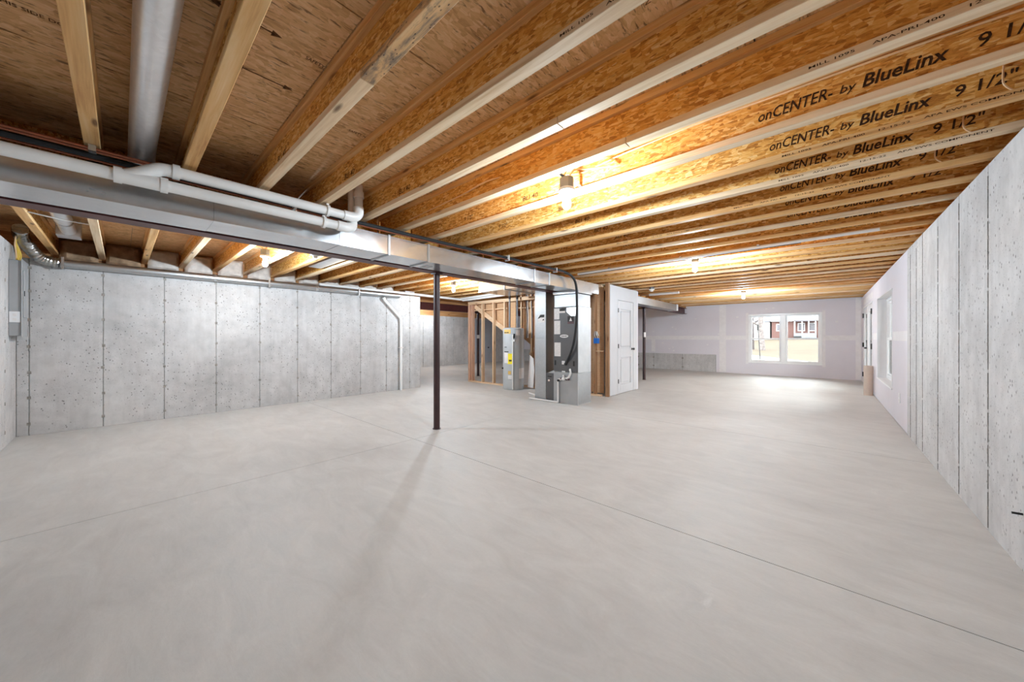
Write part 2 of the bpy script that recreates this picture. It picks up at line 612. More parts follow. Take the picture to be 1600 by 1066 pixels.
# ---------------------------------------------------------------- room numbers (metres)
XR, XL, YB, YF = 0.7686, -7.344, -0.86, 13.85
ZJ, ZS = 2.348, 2.589           # underside of joists, underside of subfloor
XA = -12.2                      # back wall of the far recess

# ---------------------------------------------------------------- floor
fl = struct(MB().box(-12.6, 1.0, -1.1, 14.1, -0.30, -0.014).build('floor', M['conc_joint']), 'grey trowelled concrete floor slab with saw-cut control joints')
g = 0.0028
xs = [-12.6, -7.9, -3.66, 1.0]
ys = [-1.1, 2.335, 5.2, 9.4, 14.1]
for i in range(3):
    for j in range(4):
        MB().box(xs[i] + g, xs[i + 1] - g, ys[j] + g, ys[j + 1] - g, -0.0145, 0.0).build('concrete_slab', M['floor'], fl)

# ---------------------------------------------------------------- concrete walls


def conc_wall(name, label, edges, mk, z0, z1, back, gap, tie_z, face, dark=False):
    """edges along the wall; mk(a, b, z0, z1, d0, d1) returns a box call; joints stay open between panels"""
    w = struct(back.build(name, M['conc_joint']), label)
    for a, b in zip(edges, edges[1:]):
        mb = MB()
        mk(mb, a + gap / 2, b - gap / 2, z0, z1)
        mb.build('concrete_panel', M['conc'], w, bevel=0.0025)
    mb = MB()
    for e in edges[1:-1]:
        for z in tie_z:
            zz = z + random.uniform(-0.02, 0.02)
            face(mb, e + random.uniform(-0.006, 0.006), zz)
    stuff(mb.build('form_tie', M['conc_tie'], w))
    # thin ragged fin of concrete left proud along each joint
    mb = MB()
    for e in edges[1:-1]:
        z = z0 + 0.02
        while z < z1 - 0.1:
            dz = random.uniform(0.03, 0.14)
            if dark:
                face(mb, e + random.uniform(-0.0015, 0.0015), z + dz / 2, random.uniform(0.005, 0.010), dz)
            elif random.random() < 0.25:
                face(mb, e + random.choice((-1, 1)) * gap * 0.55, z + dz / 2, 0.004, dz)
            z += dz + (random.choice((0.0, 0.0, 0.0, 0.02)) if dark else random.uniform(0.0, 0.09))
    stuff(mb.build('joint_fin', M['joint_dark'] if dark else M['conc'], w))
    return w


ZR = 2.308
tz = [0.16, 0.50, 0.84, 1.18, 1.52, 1.86, 2.18]


def mk_r(mb, a, b, z0, z1):
    mb.box(XR, XR + 0.06, a, b, z0, z1)


def fc_r(mb, e, z, w=0.016, h=0.022):
    mb.box(XR - 0.0025, XR + 0.03, e - w / 2, e + w / 2, z - h / 2, z + h / 2)


conc_wall('wall_right', 'pitted poured concrete wall with tight vertical form joints', [YB - 0.2, 0.3, 1.0, 1.66, 2.32, 2.98, 3.636, 4.273, 4.94, 5.605, 5.929, 6.295, 6.516],
          mk_r, 0.0, ZR, MB().box(XR + 0.014, XR + 0.2, YB - 0.2, 6.516, 0, ZR), 0.009, tz, fc_r, True)


def mk_l(mb, a, b, z0, z1):
    mb.box(XL - 0.06, XL, a, b, z0, z1)


def fc_l(mb, e, z, w=0.03, h=0.035):
    mb.box(XL - 0.03, XL + 0.004, e - w / 2, e + w / 2, z - h / 2, z + h / 2)


conc_wall('wall_left', 'stained poured concrete wall under the long galvanized vent pipe', [YB, -0.765, -0.168, 0.425, 1.021, 1.607, 2.194, 2.789, 3.381, 3.97, 4.563, 4.855],
          mk_l, 0.0, 2.20, MB().box(XL - 0.25, XL - 0.005, YB - 0.2, 4.855, 0, 2.20), 0.010, [0.14, 0.47, 0.79, 1.12, 1.45, 1.78, 2.08], fc_l)


def mk_b(mb, a, b, z0, z1):
    mb.box(a, b, YB - 0.06, YB, z0, z1)


def fc_b(mb, e, z, w=0.03, h=0.035):
    mb.box(e - w / 2, e + w / 2, YB - 0.03, YB + 0.004, z - h / 2, z + h / 2)


conc_wall('wall_rear', 'pale concrete wall carrying the electrical panel', [XL - 0.2, -6.75, -6.14, -5.53, -4.92, -4.31, -3.7, -3.09, -2.48, -1.87, -1.26, -0.65, -0.04, 0.57, XR + 0.2],
          mk_b, 0.0, ZR, MB().box(XL - 0.2, XR + 0.2, YB - 0.25, YB - 0.012, 0, ZR), 0.012, tz, fc_b)


def mk_a(mb, a, b, z0, z1):
    mb.box(XA - 0.06, XA, a, b, z0, z1)


def fc_a(mb, e, z, w=0.03, h=0.035):
    mb.box(XA - 0.03, XA + 0.004, e - w / 2, e + w / 2, z - h / 2, z + h / 2)


wa = conc_wall('wall_recess', 'distant concrete wall at the back of the recess', [4.6, 5.2, 5.8, 6.4, 7.0, 7.6, 8.2, 8.8, 9.4, 9.78, 10.4, 11.0, 12.4, 13.0, 14.05],
               mk_a, 0.0, 2.12, MB().box(XA - 0.25, XA - 0.012, 4.6, 14.05, 0, 2.12), 0.016, [0.2, 0.8, 1.4, 2.0], fc_a)
struct(MB().box(XA - 0.25, XL - 0.25, 4.6, 4.85, 0, 2.348).build('wall_return', M['conc']), 'concrete return wall at the near side of the recess')

# sill plates and rim boards on top of the walls
struct(MB().box(XR + 0.06, XR + 0.2, YB - 0.2, 14.05, ZR, ZJ - 0.001).build('trim_1', M['platey']), 'wooden sill plate on the pitted concrete wall')
struct(MB().box(-7.84, -7.62, YB - 0.2, 4.6, 2.0, 2.262).build('trim_2', M['platey']), 'wooden sill plate above the stained concrete wall')
struct(MB().box(XA - 0.2, XA - 0.02, 4.6, 14.05, 2.12, ZJ - 0.001).build('trim_3', M['platey']), 'wooden sill plate on the recess back wall')
mb = MB()
mb.box(XR + 0.2, XR + 0.235, YB - 0.25, 14.1, ZR - 0.02, ZS)
struct(mb.build('trim_4', M['platey']), 'wooden rim board over the pitted concrete wall')
struct(MB().box(-7.90, -7.865, YB - 0.25, 4.62, 1.98, ZS).build('trim_5', M['platey']), 'wooden rim board over the stained concrete wall')
struct(MB().box(-12.50, -12.46, 4.6, 14.1, 2.10, ZS).build('trim_6', M['platey']), 'wooden rim board over the recess back wall')
struct(MB().box(-12.5, XR + 0.235, YB - 0.29, YB - 0.25, ZR - 0.02, ZS).build('trim_7', M['platey']), 'wooden rim board over the rear wall')
struct(MB().box(-12.5, XR + 0.235, 14.06, 14.1, 2.2, ZS).build('trim_8', M['platey']), 'wooden rim board over the far wall')
struct(MB().box(-12.5, -7.9, 4.56, 4.6, 2.2, ZS).build('trim_9', M['platey']), 'wooden rim board over the recess return wall')

# ---------------------------------------------------------------- drywall at the far end, with window and doors


def drywall(name, label, parts):
    w = None
    for i, b in enumerate(parts):
        if w is None:
            mb = MB()
            for bb in parts:
                mb.box(*bb)
            w = struct(mb.build(name, M['drywall']), label)
    return w


# far wall (window_1: X -1.877..-0.045, z 0.375..1.97)
WX0, WX1, WZ0, WZ1 = -1.877, -0.045, 0.38, 1.97
wf = drywall('wall_far', 'unpainted taped drywall wall around the twin window', [
    (-12.45, WX0, YF, YF + 0.2, 0.6, ZJ), (-2.82, WX0, YF, YF + 0.2, 0, 0.6), (WX1, XR + 0.2, YF, YF + 0.2, 0, ZJ),
    (WX0, WX1, YF, YF + 0.2, 0, WZ0), (WX0, WX1, YF, YF + 0.2, WZ1, ZJ)])
tp = lambda *b: MB().box(*b).build('joint_tape', M['tape'], wf)
tp(-2.72, -2.52, YF - 0.0022, YF + 0.01, 0.02, ZJ - 0.02)
tp(-12.4, WX0 - 0.06, YF - 0.001, YF + 0.01, 1.13, 1.27)
tp(WX1 + 0.06, XR, YF - 0.001, YF + 0.01, 1.13, 1.27)
tp(-5.05, -4.9, YF - 0.001, YF + 0.01, 0.66, 1.13)
tp(-7.4, -7.2, YF - 0.001, YF + 0.01, 1.27, ZJ - 0.02)
tp(XR - 0.11, XR, YF - 0.0022, YF + 0.01, 0.02, ZJ - 0.02)
tp(WX0 - 0.07, WX0, YF - 0.0022, YF + 0.01, WZ0 - 0.05, WZ1 + 0.05)
tp(WX1, WX1 + 0.07, YF - 0.0022, YF + 0.01, WZ0 - 0.05, WZ1 + 0.05)
mb = MB()
for i in range(34):
    x, z = random.uniform(-5, 0.6), random.uniform(0.15, 2.2)
    if WX0 - 0.1 < x < WX1 + 0.1 and WZ0 - 0.1 < z < WZ1 + 0.1:
        continue
    mb.box(x - 0.03, x + 0.03, YF - 0.0028, YF + 0.004, z - 0.02, z + 0.02)
stuff(mb.build('screw_patch', M['tape'], wf))
# low concrete stub at the foot of the far wall
st = struct(MB().box(-12.4, -2.82, YF - 0.035, YF + 0.18, 0, 0.6).build('wall_stub', M['conc_joint']), 'low concrete foundation ledge below the far drywall')
ed = [-12.4, -11, -9.6, -8.2, -7.0, -6.4, -5.55, -4.95, -3.9, -2.82]
for a, b in zip(ed, ed[1:]):
    MB().box(a + 0.008, b - 0.008, YF - 0.05, YF, 0, 0.605).build('concrete_panel', M['conc'], st, bevel=0.003)
mb = MB()
for e in ed[4:-1]:
    for z in (0.12, 0.45):
        mb.box(e - 0.03, e + 0.03, YF - 0.054, YF, z - 0.03, z + 0.03)
stuff(mb.build('form_tie', M['conc_tie'], st))

# right drywall part (window_2 and the exterior double door)
D0, D1, DZ = 10.74, 13.02, 2.0
V0, V1, VZ0, VZ1 = 7.81, 9.80, 0.42, 1.967
XD = XR + 0.004
wd = drywall('wall_drywall', 'unpainted drywall wall with the white double door and tall window', [
    (XD, XR + 0.2, 6.517, V0, 0.012, ZR), (XD, XR + 0.2, V0, V1, 0.012, VZ0), (XD, XR + 0.2, V0, V1, VZ1, ZR),
    (XD, XR + 0.2, V1, D0, 0.012, ZR), (XD, XR + 0.2, D0, D1, DZ, ZR), (XD, XR + 0.2, D1, YF, 0.012, ZR)])
for b in ((6.53, V0 - 0.02, 1.17, 1.3), (V1 + 0.02, D0 - 0.1, 1.17, 1.3)):
    MB().box(XD - 0.0015, XD + 0.01, b[0], b[1], b[2], b[3]).build('joint_tape', M['tape'], wd)
MB().box(XD - 0.0028, XD + 0.01, YF - 0.12, YF - 0.001, 0.02, ZR).build('joint_tape', M['tape'], wd)
MB().box(XD - 0.0015, XD + 0.01, D0 - 0.05, D1 + 0.02, DZ + 0.06, DZ + 0.2).build('joint_tape', M['tape'], wd)


def sash_frame(mb, x0, x1, z0, z1, y0, y1, t):
    mb.box(x0, x0 + t, y0, y1, z0, z1)
    mb.box(x1 - t, x1, y0, y1, z0, z1)
    mb.box(x0 + t, x1 - t, y0, y1, z0, z0 + t)
    mb.box(x0 + t, x1 - t, y0, y1, z1 - t, z1)


# window_1: two double-hung units joined by a mullion
w1 = struct(link(None, 'window_1', None, (-0.96, YF, WZ0)), 'white twin double-hung window in the far drywall')
off = P(w1)
mb = MB()
mb.box(WX0, WX0 + 0.05, YF - 0.012, YF + 0.2, WZ0, WZ1)
mb.box(WX1 - 0.05, WX1, YF - 0.012, YF + 0.2, WZ0, WZ1)
mb.box(WX0 + 0.05, WX1 - 0.05, YF - 0.012, YF + 0.2, WZ1 - 0.05, WZ1)
mb.box(WX0 + 0.05, WX1 - 0.05, YF - 0.012, YF + 0.2, WZ0, WZ0 + 0.05)
mb.build('window_frame', M['vinyl'], w1, bevel=0.004, loc=off)
XM = (WX0 + WX1) / 2
MB().box(XM - 0.06, XM + 0.06, YF + 0.02, YF + 0.18, WZ0 + 0.05, WZ1 - 0.05).build('mullion', M['vinyl'], w1, bevel=0.004, loc=off)
ZM = 1.17
for (a, b) in ((WX0 + 0.05, XM - 0.06), (XM + 0.06, WX1 - 0.05)):
    for (z0, z1, y) in ((WZ0 + 0.05, ZM + 0.02, YF + 0.07), (ZM - 0.02, WZ1 - 0.05, YF + 0.105)):
        mb = MB()
        sash_frame(mb, a, b, z0, z1, y, y + 0.034, 0.045)
        s = mb.build('sash', M['vinyl'], w1, bevel=0.003, loc=off)
        MB().box(a + 0.044, b - 0.044, y + 0.014, y + 0.02, z0 + 0.044, z1 - 0.044).build('pane', M['glass'], s)

# window_2 in the right drywall
w2 = struct(link(None, 'window_2', None, (XR, 8.8, VZ0)), 'tall white window in a deep reveal beside the double door')
off = P(w2)
mb = MB()
mb.box(XR - 0.004, XR + 0.13, V0, V0 + 0.012, VZ0, VZ1)
mb.box(XR - 0.004, XR + 0.13, V1 - 0.012, V1, VZ0, VZ1)
mb.box(XR - 0.004, XR + 0.13, V0 + 0.012, V1 - 0.012, VZ1 - 0.012, VZ1)
mb.build('jamb_liner', M['white'], w2, loc=off)
MB().box(XR - 0.012, XR + 0.13, V0, V1, VZ0, VZ0 + 0.02).build('window_sill', M['white'], w2, bevel=0.003, loc=off)
mb = MB()
for y0, y1 in ((V0 + 0.012, V0 + 0.06), (V1 - 0.06, V1 - 0.012), ((V0 + V1) / 2 - 0.05, (V0 + V1) / 2 + 0.05)):
    mb.box(XR + 0.12, XR + 0.2, y0, y1, VZ0 + 0.02, VZ1 - 0.012)
mb.box(XR + 0.12, XR + 0.2, V0 + 0.06, V1 - 0.06, VZ0 + 0.02, VZ0 + 0.07)
mb.box(XR + 0.12, XR + 0.2, V0 + 0.06, V1 - 0.06, VZ1 - 0.06, VZ1 - 0.012)
mb.build('window_frame', M['vinyl'], w2, loc=off)
for (a, b) in ((V0 + 0.06, (V0 + V1) / 2 - 0.05), ((V0 + V1) / 2 + 0.05, V1 - 0.06)):
    for (z0, z1, x) in ((VZ0 + 0.07, 1.21, XR + 0.13), (1.17, VZ1 - 0.06, XR + 0.16)):
        mb = MB()
        mb.box(x, x + 0.03, a, a + 0.045, z0, z1)
        mb.box(x, x + 0.03, b - 0.045, b, z0, z1)
        mb.box(x, x + 0.03, a + 0.045, b - 0.045, z0, z0 + 0.045)
        mb.box(x, x + 0.03, a + 0.045, b - 0.045, z1 - 0.045, z1)
        s = mb.build('sash', M['vinyl'], w2, loc=off)
        MB().box(x + 0.012, x + 0.018, a + 0.044, b - 0.044, z0 + 0.044, z1 - 0.044).build('pane', M['glass'], s)

# door_1: exterior double door
d1 = struct(link(None, 'door_1', None, (XR, 11.87, 0)), 'white glazed exterior double door with black lever and hinges')
off = P(d1)
mb = MB()
mb.box(XR - 0.004, XR + 0.12, D0, D0 + 0.035, 0, DZ)
mb.box(XR - 0.004, XR + 0.12, D1 - 0.035, D1, 0, DZ)
mb.box(XR - 0.004, XR + 0.12, D0 + 0.035, D1 - 0.035, DZ - 0.035, DZ)
mb.box(XR - 0.004, XR + 0.16, D0 + 0.035, D1 - 0.035, 0, 0.02)
mb.build('door_frame', M['white'], d1, loc=off)
DM = (D0 + D1) / 2
for (a, b, hy, act) in ((D0 + 0.038, DM - 0.004, D0 + 0.03, 0), (DM + 0.004, D1 - 0.038, D1 - 0.03, 1)):
    mb = MB()
    t_ = 0.16
    x0, x1 = XR + 0.006, XR + 0.05
    mb.box(x0, x1, a, a + t_, 0.022, DZ - 0.038)
    mb.box(x0, x1, b - t_, b, 0.022, DZ - 0.038)
    mb.box(x0, x1, a + t_, b - t_, 0.022, 0.36)
    mb.box(x0, x1, a + t_, b - t_, DZ - 0.19, DZ - 0.038)
    lf = mb.build('door_leaf', M['white'], d1, bevel=0.003, loc=off)
    MB().box(x0 + 0.016, x0 + 0.024, a + t_ - 0.005, b - t_ + 0.005, 0.355, DZ - 0.185).build('pane', M['glass'], lf)
    for z in (0.25, 1.02, 1.78):
        MB().tube([(XR - 0.004, hy, z - 0.06), (XR - 0.004, hy, z + 0.06)], 0.022, 8).build('hinge', M['dkmetal'], d1, loc=off)
    if act:
        mb = MB()
        mb.tube([(XR + 0.008, a + 0.07, 0.96), (XR - 0.05, a + 0.07, 0.96)], 0.02, 10)
        mb.beam((XR - 0.05, a + 0.08, 0.96), (XR - 0.05, a - 0.09, 0.96), 0.018, 0.022)
        mb.build('lever_handle', M['dkmetal'], lf)
        MB().tube([(XR + 0.008, a + 0.07, 1.12), (XR - 0.02, a + 0.07, 1.12)], 0.03, 12).build('deadbolt', M['dkmetal'], lf)
MB().box(XR - 0.006, XR + 0.008, DM - 0.03, DM + 0.03, 0.03, DZ - 0.04).build('astragal', M['white'], d1, loc=off)

# ---------------------------------------------------------------- subfloor panels
ce = struct(MB().box(-12.5, XR + 0.235, YB - 0.29, 14.1, ZS + 0.02, ZS + 0.1).build('ceiling', M['conc_joint']), 'unfinished ceiling of strand-board subfloor panels')
xe = [-12.5, -11.22, -9.98, -8.74, -7.68, -6.44, -5.2, -3.96, -2.72, -1.48, -0.24, XR + 0.235]
for i in range(len(xe) - 1):
    y = YB - 0.29 - random.choice((0.0, 0.6, 1.2))
    while y < 14.1:
        a, b = max(y, YB - 0.29), min(y + 2.44, 14.1)
        if b - a > 0.05 and not (xe[i + 1] < -7.8 and b < 4.5):
            MB().box(xe[i] + 0.0035, xe[i + 1] - 0.0035, a + 0.002, b - 0.002, ZS, ZS + 0.021).build('subfloor_panel', M['subfloor'], ce)
        y += 2.44
stm = [text_mesh('SAFETY NOTICE', 0.19, 0.024, 'stamp_a', M['inks'], 0, 0.01), text_mesh('THIS SIDE DOWN', 0.24, 0.024, 'stamp_b', M['inks'], 0, 0.01)]
for k, (x, y) in enumerate([(-1.62, 0.18), (-2.5, -0.35), (-2.35, 1.0), (-0.55, 1.2), (-3.2, 0.62), (-2.9, 1.35), (-1.9, 0.6)]):
    stuff(link(stm[k % 2], 'printed_stamp', ce, (x, y, ZS - 0.0012), (PI, 0, PI / 2)))
mb = MB()
for x, y in ((-1.85, 0.36), (-1.3, 1.3), (-2.2, 0.5)):
    mb.box(x - 0.004, x + 0.004, y - 0.1, y + 0.1, ZS - 0.001, ZS + 0.002)
    for s in (-1, 1):
        mb.prism([(x - 0.02, y + s * 0.09), (x + 0.02, y + s * 0.09), (x, y + s * 0.13)], 'Z', ZS - 0.001, ZS + 0.002)
stuff(mb.build('printed_arrow', M['inks'], ce))

# ---------------------------------------------------------------- I-joists
FW, FH, WB = 0.0635, 0.038, 0.0095


def joist_meshes(length):
    h = length / 2
    bot = MB().box(-h, h, -FW / 2, FW / 2, 0, FH)
    top = MB().box(-h, h, -FW / 2, FW / 2, 0.241 - FH, 0.2405)
    web = MB().box(-h, h, -WB / 2, WB / 2, FH, 0.241 - FH)
    return [(bot.mesh('bottom_flange', M['flange'], bevel=0.002)), (top.mesh('top_flange', M['flange'], bevel=0.002)), web.mesh('web', M['webosb'])]


bot_pale = {}


def joist(meshes, xc, y, label, group, pale=False, split=None):
    t = thing('floor_joist', label, 'joist', (xc, y, ZJ), group)
    b = meshes[0]
    if pale:
        if b.name not in bot_pale:
            c = b.copy()
            c.materials.clear()
            c.materials.append(M['flange2'])
            bot_pale[b.name] = c
        b = bot_pale[b.name]
    if split is None:
        link(b, 'bottom_flange', t)
    else:
        xs_, m2 = split
        x0, x1 = xc - (XR + 0.19 + 3.80) / 2, xc + (XR + 0.19 + 3.80) / 2
        MB().box(x0 - xc, xs_ - xc - 0.0015, -FW / 2, FW / 2, 0, FH).build('bottom_flange', b.materials[0], t, bevel=0.002)
        MB().box(xs_ - xc + 0.0015, x1 - xc, -FW / 2, FW / 2, 0, FH).build('bottom_flange', m2, t, bevel=0.002)
    link(meshes[1], 'top_flange', t)
    return t, link(meshes[2], 'web', t)


big1 = text_mesh('onCENTER-', 0.31, 0.058, 'lettering_a', M['inkw'], 0.25, 0.012)
by_ = text_mesh('by', 0.062, 0.04, 'lettering_b', M['inkw'], 0.25, 0.008)
big2 = text_mesh('BlueLinx', 0.27, 0.06, 'lettering_c', M['inkw'], 0.25, 0.022)
bli_s = text_mesh('BLI 40', 0.17, 0.04, 'lettering_g', M['inks'], 0.12, 0.01)
nine_s = text_mesh('9 1/2"', 0.13, 0.04, 'lettering_h', M['inks'], 0.12, 0.01)
nine = text_mesh('9 1/2"', 0.19, 0.055, 'lettering_d', M['inkw'], 0.12, 0.012)
bli = text_mesh('BLI 40', 0.24, 0.055, 'lettering_e', M['inkw'], 0.12, 0.014)
small = text_mesh('MILL 1095     APA-PRI-400     12-15-22     APA EWS COMPONENT', 0.95, 0.011, 'lettering_f', M['inkw'], 0, 0.006)

jr = joist_meshes(XR + 0.19 + 3.80)
XC = (XR + 0.19 - 3.80) / 2
for k in range(-1, 34):
    y = -0.084 + 0.42 * k - FW / 2
    if k == -1:
        lab = 'wooden I-joist between the rear wall and the round galvanized duct'
    elif k == 0:
        lab = 'wooden I-joist on the rear-wall side of the round galvanized duct'
    else:
        lab = 'wooden I-joist over the open floor, %s beyond the round galvanized duct' % ORD[k - 1]
    t, w = joist(jr, XC, y, lab, 'I-joists over the open floor', k % 3 == 2 or k in (3, 4, 6),
                 {2: (-1.507, M['stained']), 4: (-1.05, M['flange2']), 5: (-0.86, M['flange2'])}.get(k))
    if k >= 6 and k < 20:
        j = random.uniform(-0.015, 0.015)
        for me, x, z in ((big1, -0.27, 0.085), (by_, 0.065, 0.09), (big2, 0.145, 0.085), (nine, 0.49, 0.09), (bli, 0.71, 0.09)):
            if x + 0.2 + j < XR + 0.1:
                stuff(link(me, 'printed_lettering', w, (x - XC + j, -WB / 2 - 0.0009, z), (PI / 2, 0, 0)))
        if k < 12:
            for x in (-2.75, -1.95):
                stuff(link(nine_s if x < -2.3 else bli_s, 'printed_lettering', w, (x - XC + j * 8, -WB / 2 - 0.0009, 0.09), (PI / 2, 0, 0)))
    elif 0 <= k < 5:
        stuff(link(bli_s, 'printed_lettering', w, (-2.95 - XC + 0.07 * k, -WB / 2 - 0.0009, 0.075), (PI / 2, 0, 0)))
    if k in (3, 5, 7, 8, 9, 10):
        xx = {3: -0.75, 5: -0.05, 7: -0.2, 8: -0.25, 9: -0.6, 10: -1.9}[k]
        fb = [c for c in t.children if c.name.startswith('bottom_flange')][0]
        stuff(link(small, 'printed_lettering', fb, (xx - XC, -FW / 2 - 0.0009, 0.013), (PI / 2, 0, 0)))

jl = joist_meshes(7.84 - 3.88)
XCL = -(7.84 + 3.88) / 2
for k in range(0, 13):
    y = -0.575 + 0.42 * k - FW / 2
    lab = 'wooden I-joist over the stained concrete wall, %s from the electrical panel' % ORD[k]
    joist(jl, XCL, y, lab, 'I-joists over the stained concrete wall', k % 2 == 1)
ja = joist_meshes(12.46 - 3.88)
XCA = -(12.46 + 3.88) / 2
for k in range(13, 34):
    y = -0.575 + 0.42 * k - FW / 2
    lab = 'long wooden I-joist over the recess and stairs, %s past the stained concrete wall' % ORD[k - 13]
    joist(ja, XCA, y, lab, 'I-joists over the recess', False)

mbk = MB().box(-3.862, -3.838, -(0.21 - WB / 2 - 0.001), 0.21 - WB / 2 - 0.001, ZJ + 0.0, ZS - 0.001).mesh('blocking_panel', M['webosb'])
for k in range(-1, 34):
    link(mbk, 'blocking_panel', ce, (-0.0 if k % 2 else -0.03, -0.084 + 0.42 * k - FW / 2 + 0.21, 0))

# ---------------------------------------------------------------- steel beam, recess beam, posts


def ibeam(name, label, x, y0, y1, z0, z1, w):
    t = thing(name, label, 'beam', (x, (y0 + y1) / 2, z0))
    o = P(t)
    MB().box(x - w / 2, x + w / 2, y0, y1, z0, z0 + 0.011).build('bottom_flange', M['steel'], t, loc=o)
    MB().box(x - w / 2, x + w / 2, y0, y1, z1 - 0.011, z1).build('top_flange', M['steel'], t, loc=o)
    MB().box(x - 0.005, x + 0.005, y0, y1, z0 + 0.011, z1 - 0.011).build('beam_web', M['steel'], t, loc=o)
    return t


ibeam('steel_beam', 'dark red steel I-beam running along the galvanized trunk duct', -3.84, YB - 0.05, YF - 0.01, 2.07, 2.275, 0.165)
pl = MB().box(-3.905, -3.795, YB - 0.05, YF - 0.01, 2.276, ZJ - 0.001).build('wood_plate', M['platey'])
tag(pl, 'wooden nailer plate between the steel beam and the joists', 'plate')
ibeam('steel_beam', 'dark red steel beam crossing high in the recess', -8.13, 4.87, YF - 0.01, 1.97, 2.17, 0.11)
pl = MB().box(-8.18, -8.08, 4.87, YF - 0.01, 2.171, ZJ - 0.001).build('wood_plate', M['platey'])
tag(pl, 'wooden plate on top of the recess beam', 'plate')


def post(x, y, top, label, r=0.042):
    t = thing('steel_post', label, 'post', (x, y, 0))
    MB().lathe([(r, 0.008), (r, top - 0.012)], seg=20).build('pole', M['post'], t, smooth=True)
    MB().box(-0.055, 0.055, -0.055, 0.055, top - 0.012, top).build('cap_plate', M['post'], t)
    MB().lathe([(0.055, 0), (0.055, 0.008)], seg=20).build('base_plate', M['post'], t)
    return t


post(-3.85, 2.80, 2.069, 'dark maroon steel column standing alone on the open floor').children
p2 = post(-3.85, 9.99, 2.069, 'dark steel column beyond the closet partition, near the low ledge')
MB().patch((0, 0), 0.042, -1.5, 0.6, 1.22, 1.36).build('paper_tag', M['label'], p2)
p3 = post(-8.13, 7.49, 1.969, 'dark steel column seen through the stair framing')
MB().patch((0, 0), 0.042, -1.9, 0.4, 1.18, 1.29).build('paper_tag', M['label'], p3)

# ---------------------------------------------------------------- trunk duct
tr = thing('trunk_duct', 'long rectangular galvanized supply duct hanging beside the steel beam', 'duct', (-3.53, 2.5, 2.07))
o = P(tr)
yy = [YB + 0.02, 0.45, 1.34, 1.83, 2.31, 3.8, 4.24, 4.63, 5.34, 6.3]
for i, (a, b) in enumerate(zip(yy, yy[1:])):
    d = 0.002 * (i % 2)
    MB().box(-3.70 + d, -3.33 - d, a + 0.001, b - 0.001, 2.07 + d, 2.262 - d).build('duct_section', M['galv'], tr, loc=o)
for c in yy[1:-1]:
    if c in (0.45, 1.34, 3.8, 5.34):
        continue
    MB().box(-3.705, -3.322, c - 0.012, c + 0.012, 2.062, 2.268).build('drive_cleat', M['galvd'], tr, loc=o)
MB().box(-3.66, -3.52, 2.42, 2.5, 2.066, 2.072).build('access_patch', M['galvd'], tr, loc=o)
t2 = thing('trunk_duct', 'shorter galvanized duct beside the beam beyond the closet partition', 'duct', (-3.6, 10, 2.06))
o = P(t2)
for a, b in ((8.12, 9.6), (9.602, 11.6)):
    MB().box(-3.72, -3.45, a, b, 2.06, 2.24).build('duct_section', M['galvd'], t2, loc=o)
MB().box(-3.728, -3.442, 11.6, 11.72, 2.052, 2.25).build('end_cap', M['white'], t2, loc=o)
# return duct behind the beam
t3 = thing('return_duct', 'flat galvanized return duct on the far side of the steel beam', 'duct', (-4.6, 5.4, 2.14))
o = P(t3)
MB().box(-5.35, -4.63, 4.95, 5.85, 2.15, 2.335).build('duct_section', M['galv'], t3, loc=o)
MB().box(-4.628, -3.96, 4.95, 5.85, 2.15, 2.335).build('duct_section', M['galv'], t3, loc=o)
MB().box(-4.645, -4.61, 4.94, 5.86, 2.142, 2.342).build('drive_cleat', M['galvd'], t3, loc=o)

# round branch ducts
rd = thing('round_duct', 'round galvanized branch duct in the joist bay near the camera end', 'duct', (-1.5, 0.09, 2.45))
o = P(rd)
MB().tube([(0.72, 0.09, 2.455), (-1.0, 0.09, 2.455)], 0.066, 24).build('pipe_section', M['galvl'], rd, smooth=True, loc=o)
MB().tube([(-0.99, 0.09, 2.455), (-3.2, 0.09, 2.455)], 0.064, 24).build('pipe_section', M['galvl'], rd, smooth=True, loc=o)
MB().tube(bez([(-3.2, 0.09, 2.455), (-3.36, 0.09, 2.43), (-3.43, 0.09, 2.36), (-3.44, 0.09, 2.263)], 6), 0.064, 24).build('elbow', M['galvl'], rd, smooth=True, loc=o)
rd = thing('round_duct', 'short round galvanized duct between joists above the stained wall', 'duct', (-5.4, -0.41, 2.46))
o = P(rd)
MB().tube([(-3.95, -0.41, 2.46), (-6.0, -0.41, 2.46)], 0.066, 24).build('pipe_section', M['galvl'], rd, smooth=True, loc=o)
MB().tube([(-5.99, -0.41, 2.46), (-6.55, -0.41, 2.46)], 0.063, 24).build('pipe_section', M['galvl'], rd, smooth=True, loc=o)
MB().tube([(-5.97, -0.41, 2.46), (-6.03, -0.41, 2.46)], 0.069, 24).build('crimp_collar', M['galv'], rd, smooth=True, loc=o)
MB().box(-6.7, -6.5, -0.50, -0.32, 2.39, 2.585).build('register_boot', M['galvl'], rd, loc=o)
bd = thing('duct_boot', 'grey rectangular duct boot in a joist bay beyond the wall-side bulb', 'duct', (-6.0, 2.2, 2.4))
o = P(bd)
MB().box(-6.4, -4.0, 2.07, 2.27, 2.39, 2.5).build('duct_section', M['galvl'], bd, loc=o)
MB().prism([(-6.4, 2.39), (-6.4, 2.5), (-6.56, 2.58), (-6.72, 2.58), (-6.62, 2.44)], 'Y', 2.08, 2.26).build('angled_end', M['galv'], bd, loc=o)

